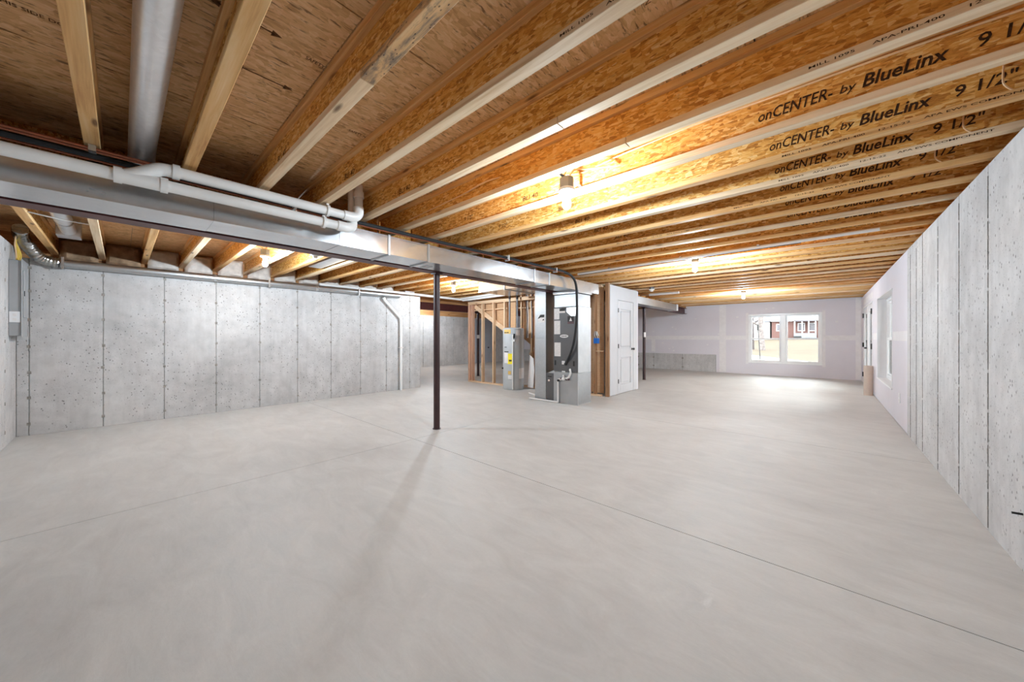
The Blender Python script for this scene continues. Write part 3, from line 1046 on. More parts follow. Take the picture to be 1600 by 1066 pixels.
# dryer vent pipe along the left wall, with foil flex at its start
dv = thing('vent_pipe', 'long grey galvanized vent pipe strapped along the concrete wall top', 'pipe', (-7.26, 2, 2.165))
o = P(dv)
RP = 0.055
for a, b in ((-0.52, 1.0), (1.0, 2.5), (2.5, 4.25)):
    za, zb = 2.165, 2.165
    MB().tube([(-7.28, a, za), (-7.28, b - 0.003, zb)], RP, 20).build('pipe_section', M['galvd'], dv, smooth=True, loc=o)
    if a > 0:
        MB().tube([(-7.28, a - 0.02, za), (-7.28, a + 0.02, za)], RP + 0.003, 20).build('crimp_collar', M['galv'], dv, smooth=True, loc=o)
for y in (-0.50, 1.72, 3.3):
    MB().box(-7.343, -7.215, y - 0.012, y + 0.012, 2.094, 2.106).build('strap', M['galv'], dv, loc=o)
    MB().box(-7.222, -7.212, y - 0.012, y + 0.012, 2.09, 2.24).build('strap', M['galv'], dv, loc=o)
pts = bez([(-6.75, -0.76, 2.44), (-7.0, -0.78, 2.40), (-7.18, -0.76, 2.33), (-7.27, -0.67, 2.20), (-7.28, -0.53, 2.165)], 10)
MB().tube(pts, [0.058 + 0.006 * (i % 2) for i in range(len(pts))], 18).build('flexible_hose', M['foil'], dv, smooth=True, loc=o)
L(dv.children[-1], 'crinkled silver foil hose')

# ---------------------------------------------------------------- PVC drain lines in front of the trunk


def ring(mb, p, d, r, w):
    p, d = Vector(p), Vector(d).normalized()
    mb.tube([p - d * w / 2, p + d * w / 2], r, 20)


pv = thing('drain_pipe', 'white PVC drain line with a wye running in front of the trunk duct', 'pipe', (-3.13, 0.3, 2.2))
o = P(pv)
X0, ZL, ZU, R = -3.13, 2.185, 2.288, 0.036
MB().tube([(X0, YB + 0.01, ZL), (X0, 0.0, ZL)], R, 20).build('pipe', M['pvc'], pv, smooth=True, loc=o)
MB().tube([(X0, 0.17, ZL), (X0, 1.25, ZL)], R, 20).build('pipe', M['pvc'], pv, smooth=True, loc=o)
MB().tube([(X0, 0.235, ZU), (X0, 1.30, ZU)], R, 20).build('pipe', M['pvc'], pv, smooth=True, loc=o)
mb = MB()
mb.tube([(X0, -0.01, ZL), (X0, 0.18, ZL)], R + 0.006, 20)
mb.tube(bez([(X0, 0.01, ZL), (X0, 0.07, ZL + 0.035), (X0, 0.13, ZL + 0.075), (X0, 0.17, ZU - 0.006), (X0, 0.235, ZU)], 4), R + 0.004, 20)
wy = mb.build('wye_fitting', M['pvc'], pv, smooth=True, loc=o)
for y, z in ((-0.015, ZL), (0.18, ZL), (0.235, ZU)):
    mb = MB()
    ring(mb, (X0, y, z), (0, 1, 0), R + 0.011, 0.035)
    mb.build('hub_ring', M['pvc'], wy, smooth=True)
    wy.children[-1].location = (0, 0, 0)
for y, z in ((1.13, ZL), (1.16, ZU)):
    mb = MB()
    ring(mb, (X0, y, z), (0, 1, 0), R + 0.012, 0.022)
    mb.box(X0 - 0.008, X0 + 0.008, y - 0.01, y + 0.01, z + R, z + R + (0.03 if z == ZU else 0.02))
    mb.build('pipe_hanger', M['pvc'], pv, smooth=True, loc=o)
MB().tube(bez([(X0, 1.24, ZL), (X0, 1.32, ZL), (X0 - 0.04, 1.38, ZL + 0.03), (X0 - 0.075, 1.40, ZL + 0.10)], 5), R + 0.007, 20).build('elbow', M['pvc'], pv, smooth=True, loc=o)
MB().tube(bez([(X0, 1.29, ZU), (X0, 1.38, ZU + 0.004), (X0, 1.42, ZU + 0.04), (X0, 1.425, ZU + 0.10)], 5), R + 0.007, 20).build('elbow', M['pvc'], pv, smooth=True, loc=o)
MB().tube([(X0 - 0.075, 1.40, ZL + 0.09), (X0 - 0.075, 1.40, ZS - 0.001)], R, 20).build('riser', M['pvcd'], pv, smooth=True, loc=o)
MB().tube([(X0, 1.425, ZU + 0.09), (X0, 1.425, ZS - 0.001)], R, 20).build('riser', M['pvcd'], pv, smooth=True, loc=o)
mb = MB()
ring(mb, (X0, 1.425, 2.50), (0, 0, 1), R + 0.008, 0.05)
mb.build('coupling', M['pvcd'], pv, smooth=True, loc=o)

# refrigerant hose, copper lines
hose = bez([(-3.29, YB + 0.01, 2.312), (-3.295, 0.6, 2.312), (-3.29, 1.5, 2.305), (-3.275, 2.5, 2.305), (-3.27, 3.6, 2.315), (-3.26, 4.5, 2.318), (-3.245, 4.92, 2.312),
            (-3.225, 5.15, 2.26), (-3.215, 5.26, 2.13), (-3.22, 5.30, 1.86), (-3.24, 5.32, 1.52), (-3.29, 5.33, 1.18), (-3.38, 5.35, 0.93), (-3.515, 5.40, 0.73)], 8)
ls = thing('refrigerant_line', 'black insulated refrigerant line looping down from the joists to the furnace', 'pipe', (-3.27, 2, 2.3))
o = P(ls)
MB().tube(hose, 0.021, 12).build('insulated_hose', M['rubber'], ls, smooth=True, loc=o)
cop = [p + Vector((0.028, 0.0, -0.024)) for p in hose]
cop = [Vector((p.x + 0.006, p.y, p.z - 0.008)) for p in cop if p.y < 4.9 and p.z > 2.26]
MB().tube(cop, 0.006, 8).build('copper_tube', M['copper'], ls, smooth=True, loc=o)
for y in (0.95, 3.55, 4.7):
    MB().box(-3.30, -3.225, y - 0.008, y + 0.008, 2.272, 2.345).build('hanger_clip', M['pvc'], ls, loc=o)
cw = thing('copper_pipe', 'pair of copper water tubes above the white drain pipe', 'pipe', (-3.24, -0.3, 2.33))
o = P(cw)
for dx, dz in ((0, 0), (0.03, 0.004)):
    MB().tube([(-3.235 + dx, YB + 0.01, 2.325 + dz), (-3.235 + dx, 0.95, 2.325 + dz)], 0.008, 10).build('tube', M['copper'], cw, smooth=True, loc=o)
MB().box(-3.245, -3.19, -0.13, -0.10, 2.312, 2.347).build('pipe_clip', M['galv'], cw, loc=o)

# line running across the joists towards the pitted wall
lc = thing('condensate_pipe', 'pale pipe and black hose strapped under the joists near the furnace', 'pipe', (-1.4, 5.18, 2.3))
o = P(lc)
MB().tube([(-3.2, 5.30, 2.318), (-1.8, 5.235, 2.318), (0.42, 5.135, 2.318)], 0.017, 10).build('white_pipe', M['pvc'], lc, smooth=True, loc=o)
MB().tube([(-3.2, 5.345, 2.318), (-1.8, 5.28, 2.318), (-0.2, 5.205, 2.318)], 0.018, 10).build('black_hose', M['rubber'], lc, smooth=True, loc=o)
for x, y in ((-2.6, 5.273), (-1.5, 5.22), (-0.6, 5.18)):
    MB().box(x - 0.012, x + 0.012, y - 0.03, y + 0.07, 2.334, 2.347).build('strap', M['galv'], lc, loc=o)
wp = MB().tube([(-3.38, 9.12, 2.3175), (-2.66, 9.12, 2.3175)], 0.0305, 14).build('drain_pipe', M['pvc'], smooth=True)
tag(wp, 'short white pipe under the joists beyond the closet partition', 'pipe')
wp = MB().tube([(-7.42, 2.6, 2.262), (-7.42, 4.5, 2.262), (-7.45, 7.0, 2.25)], 0.03, 14).build('drain_pipe', M['pvc'], smooth=True)
tag(wp, 'white pipe passing over the end of the stained concrete wall', 'pipe')
wp = thing('drain_pipe', 'pair of white pipes along the top of the stair framing', 'pipe', (-6.2, 6.27, 2.26))
o = P(wp)
MB().tube([(-7.42, 6.27, 2.235), (-5.0, 6.27, 2.275)], 0.03, 14).build('pipe', M['pvc'], wp, smooth=True, loc=o)
MB().tube([(-7.42, 6.20, 2.27), (-5.6, 6.20, 2.31)], 0.026, 14).build('pipe', M['pvc'], wp, smooth=True, loc=o)

# white drain on the left wall
dw = thing('drain_pipe', 'white PVC drain bending down the stained concrete wall to the floor', 'pipe', (-7.28, 4.3, 0))
o = P(dw)
MB().tube([(-7.28, 3.87, 2.098), (-7.28, 3.90, 2.04)], 0.033, 14).build('pipe', M['pvc'], dw, smooth=True, loc=o)
MB().tube(bez([(-7.285, 3.895, 2.045), (-7.285, 4.26, 1.69)], 3), 0.03, 14).build('pipe', M['pvc'], dw, smooth=True, loc=o)
MB().tube(bez([(-7.285, 4.22, 1.735), (-7.285, 4.285, 1.665), (-7.285, 4.30, 1.58)], 5), 0.036, 14).build('elbow', M['pvc'], dw, smooth=True, loc=o)
MB().tube([(-7.285, 4.30, 1.60), (-7.285, 4.30, 0.0)], 0.03, 14).build('pipe', M['pvc'], dw, smooth=True, loc=o)
mb = MB()
mb.box(-7.338, -7.25, 4.255, 4.345, 0.97, 0.99)
mb.build('strap', M['pvcd'], dw, loc=o)

# ---------------------------------------------------------------- bare-bulb lampholders
lampA = None


def lamp(x, y, label, lit=True, bulb='bulbhi'):
    t = thing('lampholder', label, 'light', (x, y, 0), 'bare-bulb lampholders under the joists')
    bx = MB()
    seg = 8
    bx.lathe([(0.052, 2.318), (0.054, 2.322), (0.054, 2.385)], seg=seg)
    link(LM['box'], 'junction_box', t)
    link(LM['bar'], 'hanger_bar', t)
    link(LM['base'], 'porcelain_base', t)
    if lit:
        link(LM[bulb], 'light_bulb', t)
    for m in LM['wires'][:3 if lit else 1]:
        link(m, 'cable', t)
    bx.bm.free()
    return t


LM = {
    'box': MB().lathe([(0.050, 2.316), (0.053, 2.320), (0.053, 2.392), (0.048, 2.396)], seg=8).mesh('junction_box', M['boxgrey']),
    'bar': MB().box(-0.012, 0.012, -0.2045, 0.2045, 2.396, 2.401).mesh('hanger_bar', M['galv']),
    'base': MB().lathe([(0.024, 2.262), (0.027, 2.262), (0.032, 2.285), (0.056, 2.296), (0.060, 2.304), (0.060, 2.316)], seg=28).mesh('porcelain_base', M['porc'], True),
    'bulb': MB().lathe([(0.0, 2.165), (0.014, 2.168), (0.025, 2.178), (0.031, 2.195), (0.031, 2.212), (0.026, 2.230), (0.017, 2.248), (0.014, 2.262)], seg=14).mesh('light_bulb', M['bulb'], True),
    'bulbhi': MB().lathe([(0.0, 2.165), (0.014, 2.168), (0.025, 2.178), (0.031, 2.195), (0.031, 2.212), (0.026, 2.230), (0.017, 2.248), (0.014, 2.262)], seg=14).mesh('light_bulb', M['bulbhi'], True),
    'wires': [
        MB().tube(bez([(0.02, 0.0, 2.396), (0.05, 0.03, 2.45), (0.12, 0.12, 2.47), (0.3, 0.19, 2.46)], 6), 0.006, 6).mesh('cable', M['romexw'], True),
        MB().tube(bez([(-0.02, 0.01, 2.396), (-0.04, 0.04, 2.46), (-0.03, 0.1, 2.52), (-0.05, 0.18, 2.54)], 6), 0.006, 6).mesh('cable', M['romexw'], True),
        MB().tube(bez([(-0.02, -0.01, 2.396), (-0.06, -0.05, 2.44), (-0.2, -0.15, 2.47), (-0.5, -0.185, 2.47)], 6), 0.006, 6).mesh('cable', M['romexw'], True),
    ],
}
bay_r = lambda k: -0.084 + 0.42 * k - FW / 2 + 0.21
bay_l = lambda k: -0.575 + 0.42 * k - FW / 2 + 0.21
lamp(-1.42, bay_r(5), 'lit bare bulb over the open floor, largest and closest of the bulbs', True, 'bulb')
lamp(-1.40, bay_r(13), 'lit bare bulb over the open floor, level with the furnace')
lamp(-1.48, bay_r(24), 'lit bare bulb over the open floor, nearest the twin window')
lamp(-5.59, bay_l(4), 'lit bare bulb above the long vent pipe, behind the steel beam')
lamp(-5.8, bay_l(12), 'lit bare bulb just past the lone maroon column, by the stair framing')
lamp(-11.03, bay_l(20), 'lit bare bulb deep in the recess, beyond the dark beam')
lamp(-2.94, bay_r(19), 'unlit lampholder beside the closet partition', False)
lamp(-5.0, bay_l(5), 'unlit lampholder close to the bulb above the vent pipe', False)

# ---------------------------------------------------------------- loose cable along a joist
cb = MB().tube(bez([(-3.2, 1.982, 2.43), (-2.4, 1.982, 2.46), (-1.9, 1.98, 2.475), (-1.45, 2.375, 2.50), (-1.1, 2.392, 2.53), (-0.6, 2.392, 2.55), (-0.2, 2.392, 2.545), (0.25, 2.392, 2.54), (0.75, 2.392, 2.52)], 8), 0.006, 6).build('electrical_cable', M['romexw'], smooth=True)
tag(cb, 'pale cable stapled along the joist web behind the largest bulb', 'cable')
cb = MB().tube(bez([(-5.45, -0.574, 2.372), (-5.5, -0.4, 2.36), (-5.6, -0.219, 2.372)], 8), 0.006, 6).build('electrical_cable', M['pvc'], smooth=True)
tag(cb, 'thin white cable slung under the short round duct', 'cable')
mb = MB()
for x, yw in ((0.55, 2.82), (0.56, 3.24), (0.57, 3.66), (0.58, 4.08)):
    pass
for k, x in ((7, 0.66), (8, 0.62), (9, 0.58)):
    y = -0.084 + 0.42 * k - FW / 2
    cb = MB().tube(bez([(x, y - 0.028, 2.385), (x - 0.03, y - 0.05, 2.42), (x - 0.02, y - 0.01, 2.52)], 5), 0.004, 6).build('cable_end', M['romexw'], smooth=True)
    tag(cb, 'short pale cable end poking from the %s lettered joist near the pitted wall' % {7: 'third', 8: 'fourth', 9: 'fifth'}[k], 'cable', 'cable ends near the pitted wall')

# ---------------------------------------------------------------- insulation batts in the rim bays
for k in range(0, 12):
    y0 = -0.575 + 0.42 * k + 0.004
    y1 = y0 + 0.42 - FW - 0.008
    bm = bmesh.new()
    bmesh.ops.create_grid(bm, x_segments=10, y_segments=7, size=0.5)
    for v in bm.verts:
        u, w = v.co.x + 0.5, v.co.y + 0.5
        e = min(1, 6 * min(u, 1 - u, w, 1 - w))
        n = noise.noise(Vector((u * 3 + k * 7, w * 3, k * 1.7)))
        v.co = Vector((-7.80 + (0.07 + 0.05 * n) * math.sqrt(max(0, e)), y0 + (y1 - y0) * u, 2.264 + 0.315 * w))
    geo = bmesh.ops.extrude_face_region(bm, geom=list(bm.faces))
    for v in [g_ for g_ in geo['geom'] if isinstance(g_, bmesh.types.BMVert)]:
        v.co.x = -7.86
    mb = MB()
    mb.bm.free()
    mb.bm = bm
    ob = mb.build('insulation_batt', M['batt'] if k < 2 else M['battw'], smooth=True)
    tag(ob, '%s insulation batt in the rim bay, %s from the electrical panel' % ('brown paper-faced' if k < 2 else 'pale fluffy', ORD[k]), 'insulation', 'insulation batts above the stained wall')

# ---------------------------------------------------------------- electrical panel on the rear wall
ep = thing('breaker_box', 'grey steel breaker panel on the rear wall with outlet on its side', 'electrical panel', (-7.12, YB, 1.235))
o = P(ep)
MB().box(-7.26, -6.93, YB, YB + 0.085, 1.235, 2.11).build('cabinet', M['panelgrey'], ep, bevel=0.004, loc=o)
MB().box(-7.275, -6.915, YB + 0.085, YB + 0.092, 1.22, 2.125).build('front_cover', M['panelgrey'], ep, bevel=0.002, loc=o)
dr = MB().box(-7.22, -6.97, YB + 0.092, YB + 0.1, 1.45, 2.0).build('door', M['panelgrey'], ep, bevel=0.002, loc=o)
MB().box(-6.985, -6.975, YB + 0.1, YB + 0.106, 1.7, 1.76).build('latch', M['black'], dr)
pt = MB().box(-6.932, -6.922, YB + 0.004, YB + 0.08, 1.39, 1.515).build('outlet_plate', M['white'], ep, bevel=0.002, loc=o)
mb = MB()
for z in (1.425, 1.475):
    mb.box(-6.9235, -6.9205, YB + 0.028, YB + 0.056, z - 0.016, z + 0.016)
mb.build('socket', M['label'], pt)
for i in range(7):
    a = -7.2 + 0.035 * i
    MB().tube(bez([(a, YB + 0.045, 2.105), (a + 0.01, YB + 0.05 + 0.01 * math.sin(i * 2), 2.2), (a + 0.05 + 0.03 * math.sin(i), YB + 0.04, 2.3), (a + 0.14 + 0.05 * math.cos(i * 3), YB + 0.02 + 0.008 * i, 2.42)], 6), 0.006, 6).build('cable', M['romexy'] if i % 3 else M['romexw'], ep, smooth=True, loc=o)
MB().tube(bez([(-6.98, YB + 0.05, 2.105), (-7.02, YB + 0.05, 2.22), (-7.08, YB + 0.035, 2.32), (-7.12, YB + 0.03, 2.42)], 6), 0.007, 6).build('cable', M['romexy'], ep, smooth=True, loc=o)
mb = MB()
for z in (1.38, 1.62, 1.86):
    mb.tube([(XL, -0.815, z), (XL + 0.01, -0.815, z)], 0.013, 10)
ck = mb.build('wall_clip', M['white'])
tag(ck, 'row of small white round clips on the wall beside the breaker panel', 'clip')

# ---------------------------------------------------------------- furnace and return drop
FX0, FX1, FY0, FY1 = -3.789, -3.262, 5.41, 5.87
fu = thing('furnace', 'tall charcoal and zinc furnace cabinet under the trunk duct', 'furnace', (-3.52, 5.62, 0))
o = P(fu)
MB().box(FX0, FX1, FY0, FY1, 0.0, 0.575).build('base_cabinet', M['furnside'], fu, bevel=0.004, loc=o)
MB().box(FX0, FX1, FY0 + 0.006, FY1, 0.577, 1.772).build('upper_cabinet', M['furnside'], fu, bevel=0.004, loc=o)
MB().box(FX0 + 0.008, FX1 - 0.008, FY0 - 0.008, FY0 + 0.008, 0.585, 1.768).build('door_panel', M['furn'], fu, bevel=0.003, loc=o)
MB().box(FX0 + 0.008, FX1 - 0.008, FY0 - 0.006, FY0 + 0.004, 0.012, 0.570).build('lower_panel', M['furnlt'], fu, bevel=0.003, loc=o)
# cross-broken side sheet of the base
bm = MB()
c = (FX1 + 0.010, (FY0 + FY1) / 2, 0.29)
vv = [bm.bm.verts.new(p) for p in ((FX1 + 0.001, FY0 + 0.01, 0.012), (FX1 + 0.001, FY1 - 0.01, 0.012), (FX1 + 0.001, FY1 - 0.01, 0.568), (FX1 + 0.001, FY0 + 0.01, 0.568), c)]
for a, b in ((0, 1), (1, 2), (2, 3), (3, 0)):
    bm.bm.faces.new((vv[a], vv[b], vv[4]))
bm.bm.faces.new((vv[3], vv[2], vv[1], vv[0]))
bm.build('cross_broken_side', M['galvd'], fu, loc=o)
MB().box(FX0 + 0.01, FX1 - 0.01, FY0 + 0.012, FY1 - 0.01, 1.774, 2.0).build('plenum', M['galvd'], fu, bevel=0.003, loc=o)
MB().box(FX0 - 0.01, FX1 + 0.012, FY0 - 0.004, FY1 + 0.01, 2.012, 2.066).build('plenum_collar', M['galv'], fu, loc=o)
MB().box(FX0 + 0.02, FX1 - 0.02, FY0 + 0.02, FY1 - 0.02, 1.999, 2.013).build('dark_gap_strip', M['black'], fu, loc=o)  # black strip paints in the dark gap below the collar


def fpan(x0, x1, z0, z1, name, mat, lines=0):
    p = MB().box(x0, x1, FY0 - 0.0105, FY0 - 0.007, z0, z1).build(name, mat, fu, loc=o)
    if lines:
        mb = MB()
        for i in range(lines):
            z = z1 - 0.02 - (z1 - z0 - 0.04) * i / max(1, lines - 1)
            mb.box(x0 + 0.015, x1 - 0.015 - 0.02 * ((i * 7) % 3), FY0 - 0.0112, FY0 - 0.0102, z - 0.002, z + 0.002)
        stuff(mb.build('fine_print', M['furnlt'], p))
    return p


fpan(-3.768, -3.654, 1.55, 1.752, 'sticker', M['label'], 6)
fpan(-3.768, -3.636, 1.275, 1.525, 'sticker', M['label'], 9)
fpan(-3.762, -3.628, 0.865, 1.12, 'sticker', M['label'], 9)
fpan(-3.475, -3.345, 1.46, 1.50, 'warning_sticker', M['darklabel'])
fpan(-3.475, -3.345, 1.50, 1.60, 'warning_sticker', M['ink'])
mb = MB()
mb.prism([(-3.44, 1.51), (-3.38, 1.51), (-3.41, 1.575)], 'Y', FY0 - 0.012, FY0 - 0.009)
mb.build('warning_triangle', M['label'], fu, loc=o)
mb = MB()
mb.prism([(-3.655, 1.70), (-3.545, 1.70), (-3.52, 1.755), (-3.585, 1.76), (-3.63, 1.735)], 'Y', FY0 - 0.011, FY0 - 0.007)
mb.build('black_sticker', M['ink'], fu, loc=o)
MB().box(-3.655, -3.53, FY0 - 0.0105, FY0 - 0.007, 1.665, 1.70).build('sticker', M['label'], fu, loc=o)
# brushed inset at the top of the door
MB().prism([(-3.50, 1.755), (-3.29, 1.755), (-3.29, 1.60), (-3.40, 1.60), (-3.50, 1.68)], 'Y', FY0 - 0.0095, FY0 - 0.006).build('foil_sheet', M['galv'], fu, loc=o)
mb = MB()
mb.prism([(-3.55 + 0.09 * math.cos(a * PI / 12), 1.238 + 0.03 * math.sin(a * PI / 12)) for a in range(24)], 'Y', FY0 - 0.012, FY0 - 0.007)
bdg = mb.build('oval_badge', M['label'], fu, loc=o)
mb = MB()
for i in range(6):
    mb.box(-3.608 + i * 0.02, -3.594 + i * 0.02, FY0 - 0.0128, FY0 - 0.0115, 1.228, 1.248)
stuff(mb.build('badge_print', M['furn'], bdg))
for x in (-3.745, -3.345):
    MB().box(x - 0.016, x + 0.016, FY0 - 0.012, FY0 - 0.006, 0.70, 0.79).build('grip_slot', M['black'], fu, loc=o)
fpan(-3.60, -3.535, 0.72, 0.785, 'sticker', M['label'])
fpan(-3.60, -3.53, 0.575, 0.60, 'sticker', M['label'])
MB().tube([(-3.515, FY0 - 0.008, 0.73), (-3.515, FY0 - 0.02, 0.73)], 0.03, 14).build('line_grommet', M['black'], fu, loc=o)
# PVC trap and drain
tp_ = thing('condensate_trap', 'white PVC condensate trap and drain on the furnace front', 'pipe', (-3.55, 5.36, 0))
o2 = P(tp_)
YT = FY0 - 0.032
MB().tube(bez([(-3.42, FY0 - 0.006, 0.635), (-3.41, YT, 0.63), (-3.40, YT, 0.58), (-3.43, YT, 0.50), (-3.47, YT, 0.475)], 5), 0.018, 12).build('trap_pipe', M['pvc'], tp_, smooth=True, loc=o2)
MB().tube([(-3.46, YT, 0.475), (-3.55, YT, 0.455), (-3.64, YT, 0.44)], 0.019, 12).build('trap_pipe', M['pvc'], tp_, smooth=True, loc=o2)
mb = MB()
ring(mb, (-3.545, YT, 0.458), (1, 0, 0.2), 0.03, 0.05)
mb.tube([(-3.545, YT, 0.43), (-3.545, YT, 0.53)], 0.02, 12)
mb.build('tee_fitting', M['pvc'], tp_, smooth=True, loc=o2)
mb = MB()
for x in (-3.60, -3.49, -3.44):
    ring(mb, (x, YT, 0.46), (1, 0, 0.2), 0.0215, 0.018)
mb.build('primer_stain', M['darklabel'], tp_, smooth=True, loc=o2)
MB().tube(bez([(-3.63, YT, 0.442), (-3.665, YT, 0.43), (-3.668, YT, 0.39)], 5), 0.019, 12).build('elbow', M['pvc'], tp_, smooth=True, loc=o2)
MB().tube([(-3.64, YT - 0.02, 0.425), (-3.64, YT - 0.045, 0.425)], 0.022, 12).build('black_cap', M['black'], tp_, smooth=True, loc=o2)
MB().tube([(-3.668, YT, 0.40), (-3.668, YT, 0.025)], 0.017, 12).build('downpipe', M['pvc'], tp_, smooth=True, loc=o2)
MB().tube(bez([(-3.668, YT, 0.045), (-3.672, YT, 0.02), (-3.70, YT, 0.018)], 4), 0.0175, 12).build('elbow', M['pvc'], tp_, smooth=True, loc=o2)
MB().tube([(-3.70, YT, 0.018), (-4.33, YT - 0.02, 0.018)], 0.0175, 12).build('floor_pipe', M['pvc'], tp_, smooth=True, loc=o2)
fp = MB().tube([(-4.26, 5.62, 0.017), (-4.75, 5.86, 0.017)], 0.017, 12).build('pvc_pipe', M['pvc'], smooth=True)
tag(fp, 'loose white pipe length lying on the floor by the water heater', 'pipe')

rdp = thing('return_drop', 'tall galvanized return-air duct standing beside the charcoal furnace', 'duct', (-4.1, 5.6, 0))
o = P(rdp)
MB().box(-4.236, -3.97, FY0, FY1 - 0.05, 0.0, 1.2).build('duct_section', M['galvd'], rdp, bevel=0.003, loc=o)
MB().box(-4.234, -3.972, FY0 + 0.001, FY1 - 0.05, 1.2, 2.149).build('duct_section', M['galvd'], rdp, bevel=0.003, loc=o)
MB().box(-3.968, FX0 - 0.002, FY0 + 0.004, FY1 - 0.06, 0.03, 0.535).build('filter_box', M['furn'], rdp, bevel=0.003, loc=o)
mb = MB()
mb.box(-3.93, -3.84, FY0 - 0.002, FY0 + 0.006, 0.465, 0.485)
mb.build('handle_slot', M['black'], rdp, loc=o)
MB().tube([(-3.90, FY0 + 0.006, 0.40), (-3.90, FY0 - 0.004, 0.40)], 0.02, 14).build('round_sticker', M['label'], rdp, loc=o)
MB().box(-3.966, FX0 - 0.004, FY0 + 0.01, FY1 - 0.08, 0.0, 0.03).build('base_gap', M['black'], rdp, loc=o)
MB().prism([(-3.95, 0.537), (-3.80, 0.537), (-3.80, 0.60)], 'Y', FY0 + 0.03, FY0 + 0.2).build('flashing', M['galv'], rdp, loc=o)
mb = MB()
YS = FY0 - 0.0015
mb.prism([(-4.17, 1.575), (-4.125, 1.585), (-4.10, 1.60), (-4.01, 1.60), (-4.005, 1.635), (-4.005, 1.655), (-4.10, 1.655)], 'Y', YS, FY0 + 0.004)
mb.prism([(-4.055, 1.54), (-4.01, 1.545), (-4.015, 1.57), (-4.04, 1.565)], 'Y', YS, FY0 + 0.004)
MB().box(-4.165, -3.995, FY0 - 0.001, FY0 + 0.004, 1.505, 1.66).build('sticker', M['label'], rdp, loc=o)
mb.build('black_emblem', M['ink'], rdp, loc=o)

# ---------------------------------------------------------------- water heater
HX, HY, HR = -5.49, 6.19, 0.25
wh = thing('water_heater', 'grey cylindrical electric water heater beside the stair framing', 'water heater', (HX, HY, 0))
MB().lathe([(HR - 0.02, 0), (HR - 0.02, 0.03), (HR - 0.003, 0.032), (HR - 0.003, 0.24)], seg=40).build('base_skirt', M['heater'], wh, smooth=True)
MB().lathe([(HR, 0.242), (HR, 1.395)], seg=40).build('tank', M['heater'], wh, smooth=True)
MB().lathe([(HR + 0.002, 1.396), (HR + 0.002, 1.41), (HR - 0.03, 1.435), (HR - 0.08, 1.445), (0.0, 1.447)], seg=40).build('tank_top', M['heater'], wh, smooth=True)
A0 = math.atan2(-HY, -HX)         # azimuth towards the middle of the room


def ang(px):                       # sideways offset along the front, in tank radii
    return A0 + math.asin(max(-0.99, min(0.99, px)))


def hl(u0, u1, z0, z1, name, mat):
    return MB().patch((0, 0), HR, ang(u0), ang(u1), z0, z1).build(name, mat, wh)


hl(-0.85, -0.25, 1.30, 1.40, 'gold_label', M['gold'])
hl(-0.86, -0.45, 1.315, 1.34, 'black_print', M['ink'])
for c_ in wh.children[-1:]:
    c_.scale = (1.006, 1.006, 1)
hl(0.22, 0.6, 1.26, 1.39, 'white_label', M['label'])
hl(-0.84, -0.5, 0.62, 0.86, 'white_label', M['label'])
hl(-0.84, -0.45, 0.87, 0.89, 'black_print', M['ink'])
hl(-0.82, -0.62, 0.98, 0.995, 'black_print', M['ink'])
hl(-0.55, -0.02, 0.60, 0.84, 'energy_label', M['yellow'])
hl(-0.42, -0.16, 0.66, 0.70, 'black_print', M['ink'])
wh.children[-1].scale = (1.006, 1.006, 1)
hl(-0.5, -0.22, 0.36, 0.44, 'yellow_label', M['gold'])
hl(-0.5, -0.15, 0.25, 0.34, 'white_label', M['label'])
hl(0.5, 0.98, 0.26, 0.50, 'instruction_sheet', M['label'])
a = ang(-0.06)
cx_, cy_ = (HR + 0.022) * math.cos(a), (HR + 0.022) * math.sin(a)
MB().tube([(cx_, cy_, 1.27), (cx_, cy_, 0.02)], 0.014, 10).build('relief_pipe', M['pvc'], wh, smooth=True)
a = ang(0.06)
cx_, cy_ = (HR + 0.02) * math.cos(a), (HR + 0.02) * math.sin(a)
mb = MB()
mb.tube([(cx_ * 0.9, cy_ * 0.9, 1.245), (cx_ * 1.12, cy_ * 1.12, 1.245)], 0.02, 10)
mb.tube([(cx_, cy_, 1.20), (cx_, cy_, 1.30)], 0.016, 10)
mb.build('relief_valve', M['dkmetal'], wh, smooth=True)
MB().box(cx_ - 0.01, cx_ + 0.02, cy_ - 0.015, cy_ + 0.005, 1.12, 1.17).build('paper_tag', M['label'], wh)
a = ang(-0.97)
MB().tube([(HR * 0.97 * math.cos(a), HR * 0.97 * math.sin(a), 0.49), (HR * 1.12 * math.cos(a), HR * 1.12 * math.sin(a), 0.49)], 0.02, 8).build('drain_valve', M['dkmetal'], wh, smooth=True)
for s in (-0.09, 0.09):
    px, py = s * 0.745, s * 0.667
    MB().tube([(px, py, 1.44), (px, py, 2.16)], 0.022, 12).build('supply_pipe', M['heaterd'], wh, smooth=True)
    MB().tube([(px, py, 2.12), (px, py, 2.20)], 0.028, 10).build('valve', M['dkmetal'], wh, smooth=True)
bg = MB()
bg.prism([(-5.23, 0.04), (-5.07, 0.03), (-5.03, 0.45), (-5.06, 0.72), (-5.17, 0.80)], 'Y', 6.40, 6.42)
ob = bg.build('document_bag', M['label'], bevel=0.004)
tag(ob, 'clear plastic document bag hung behind the water heater', 'bag')

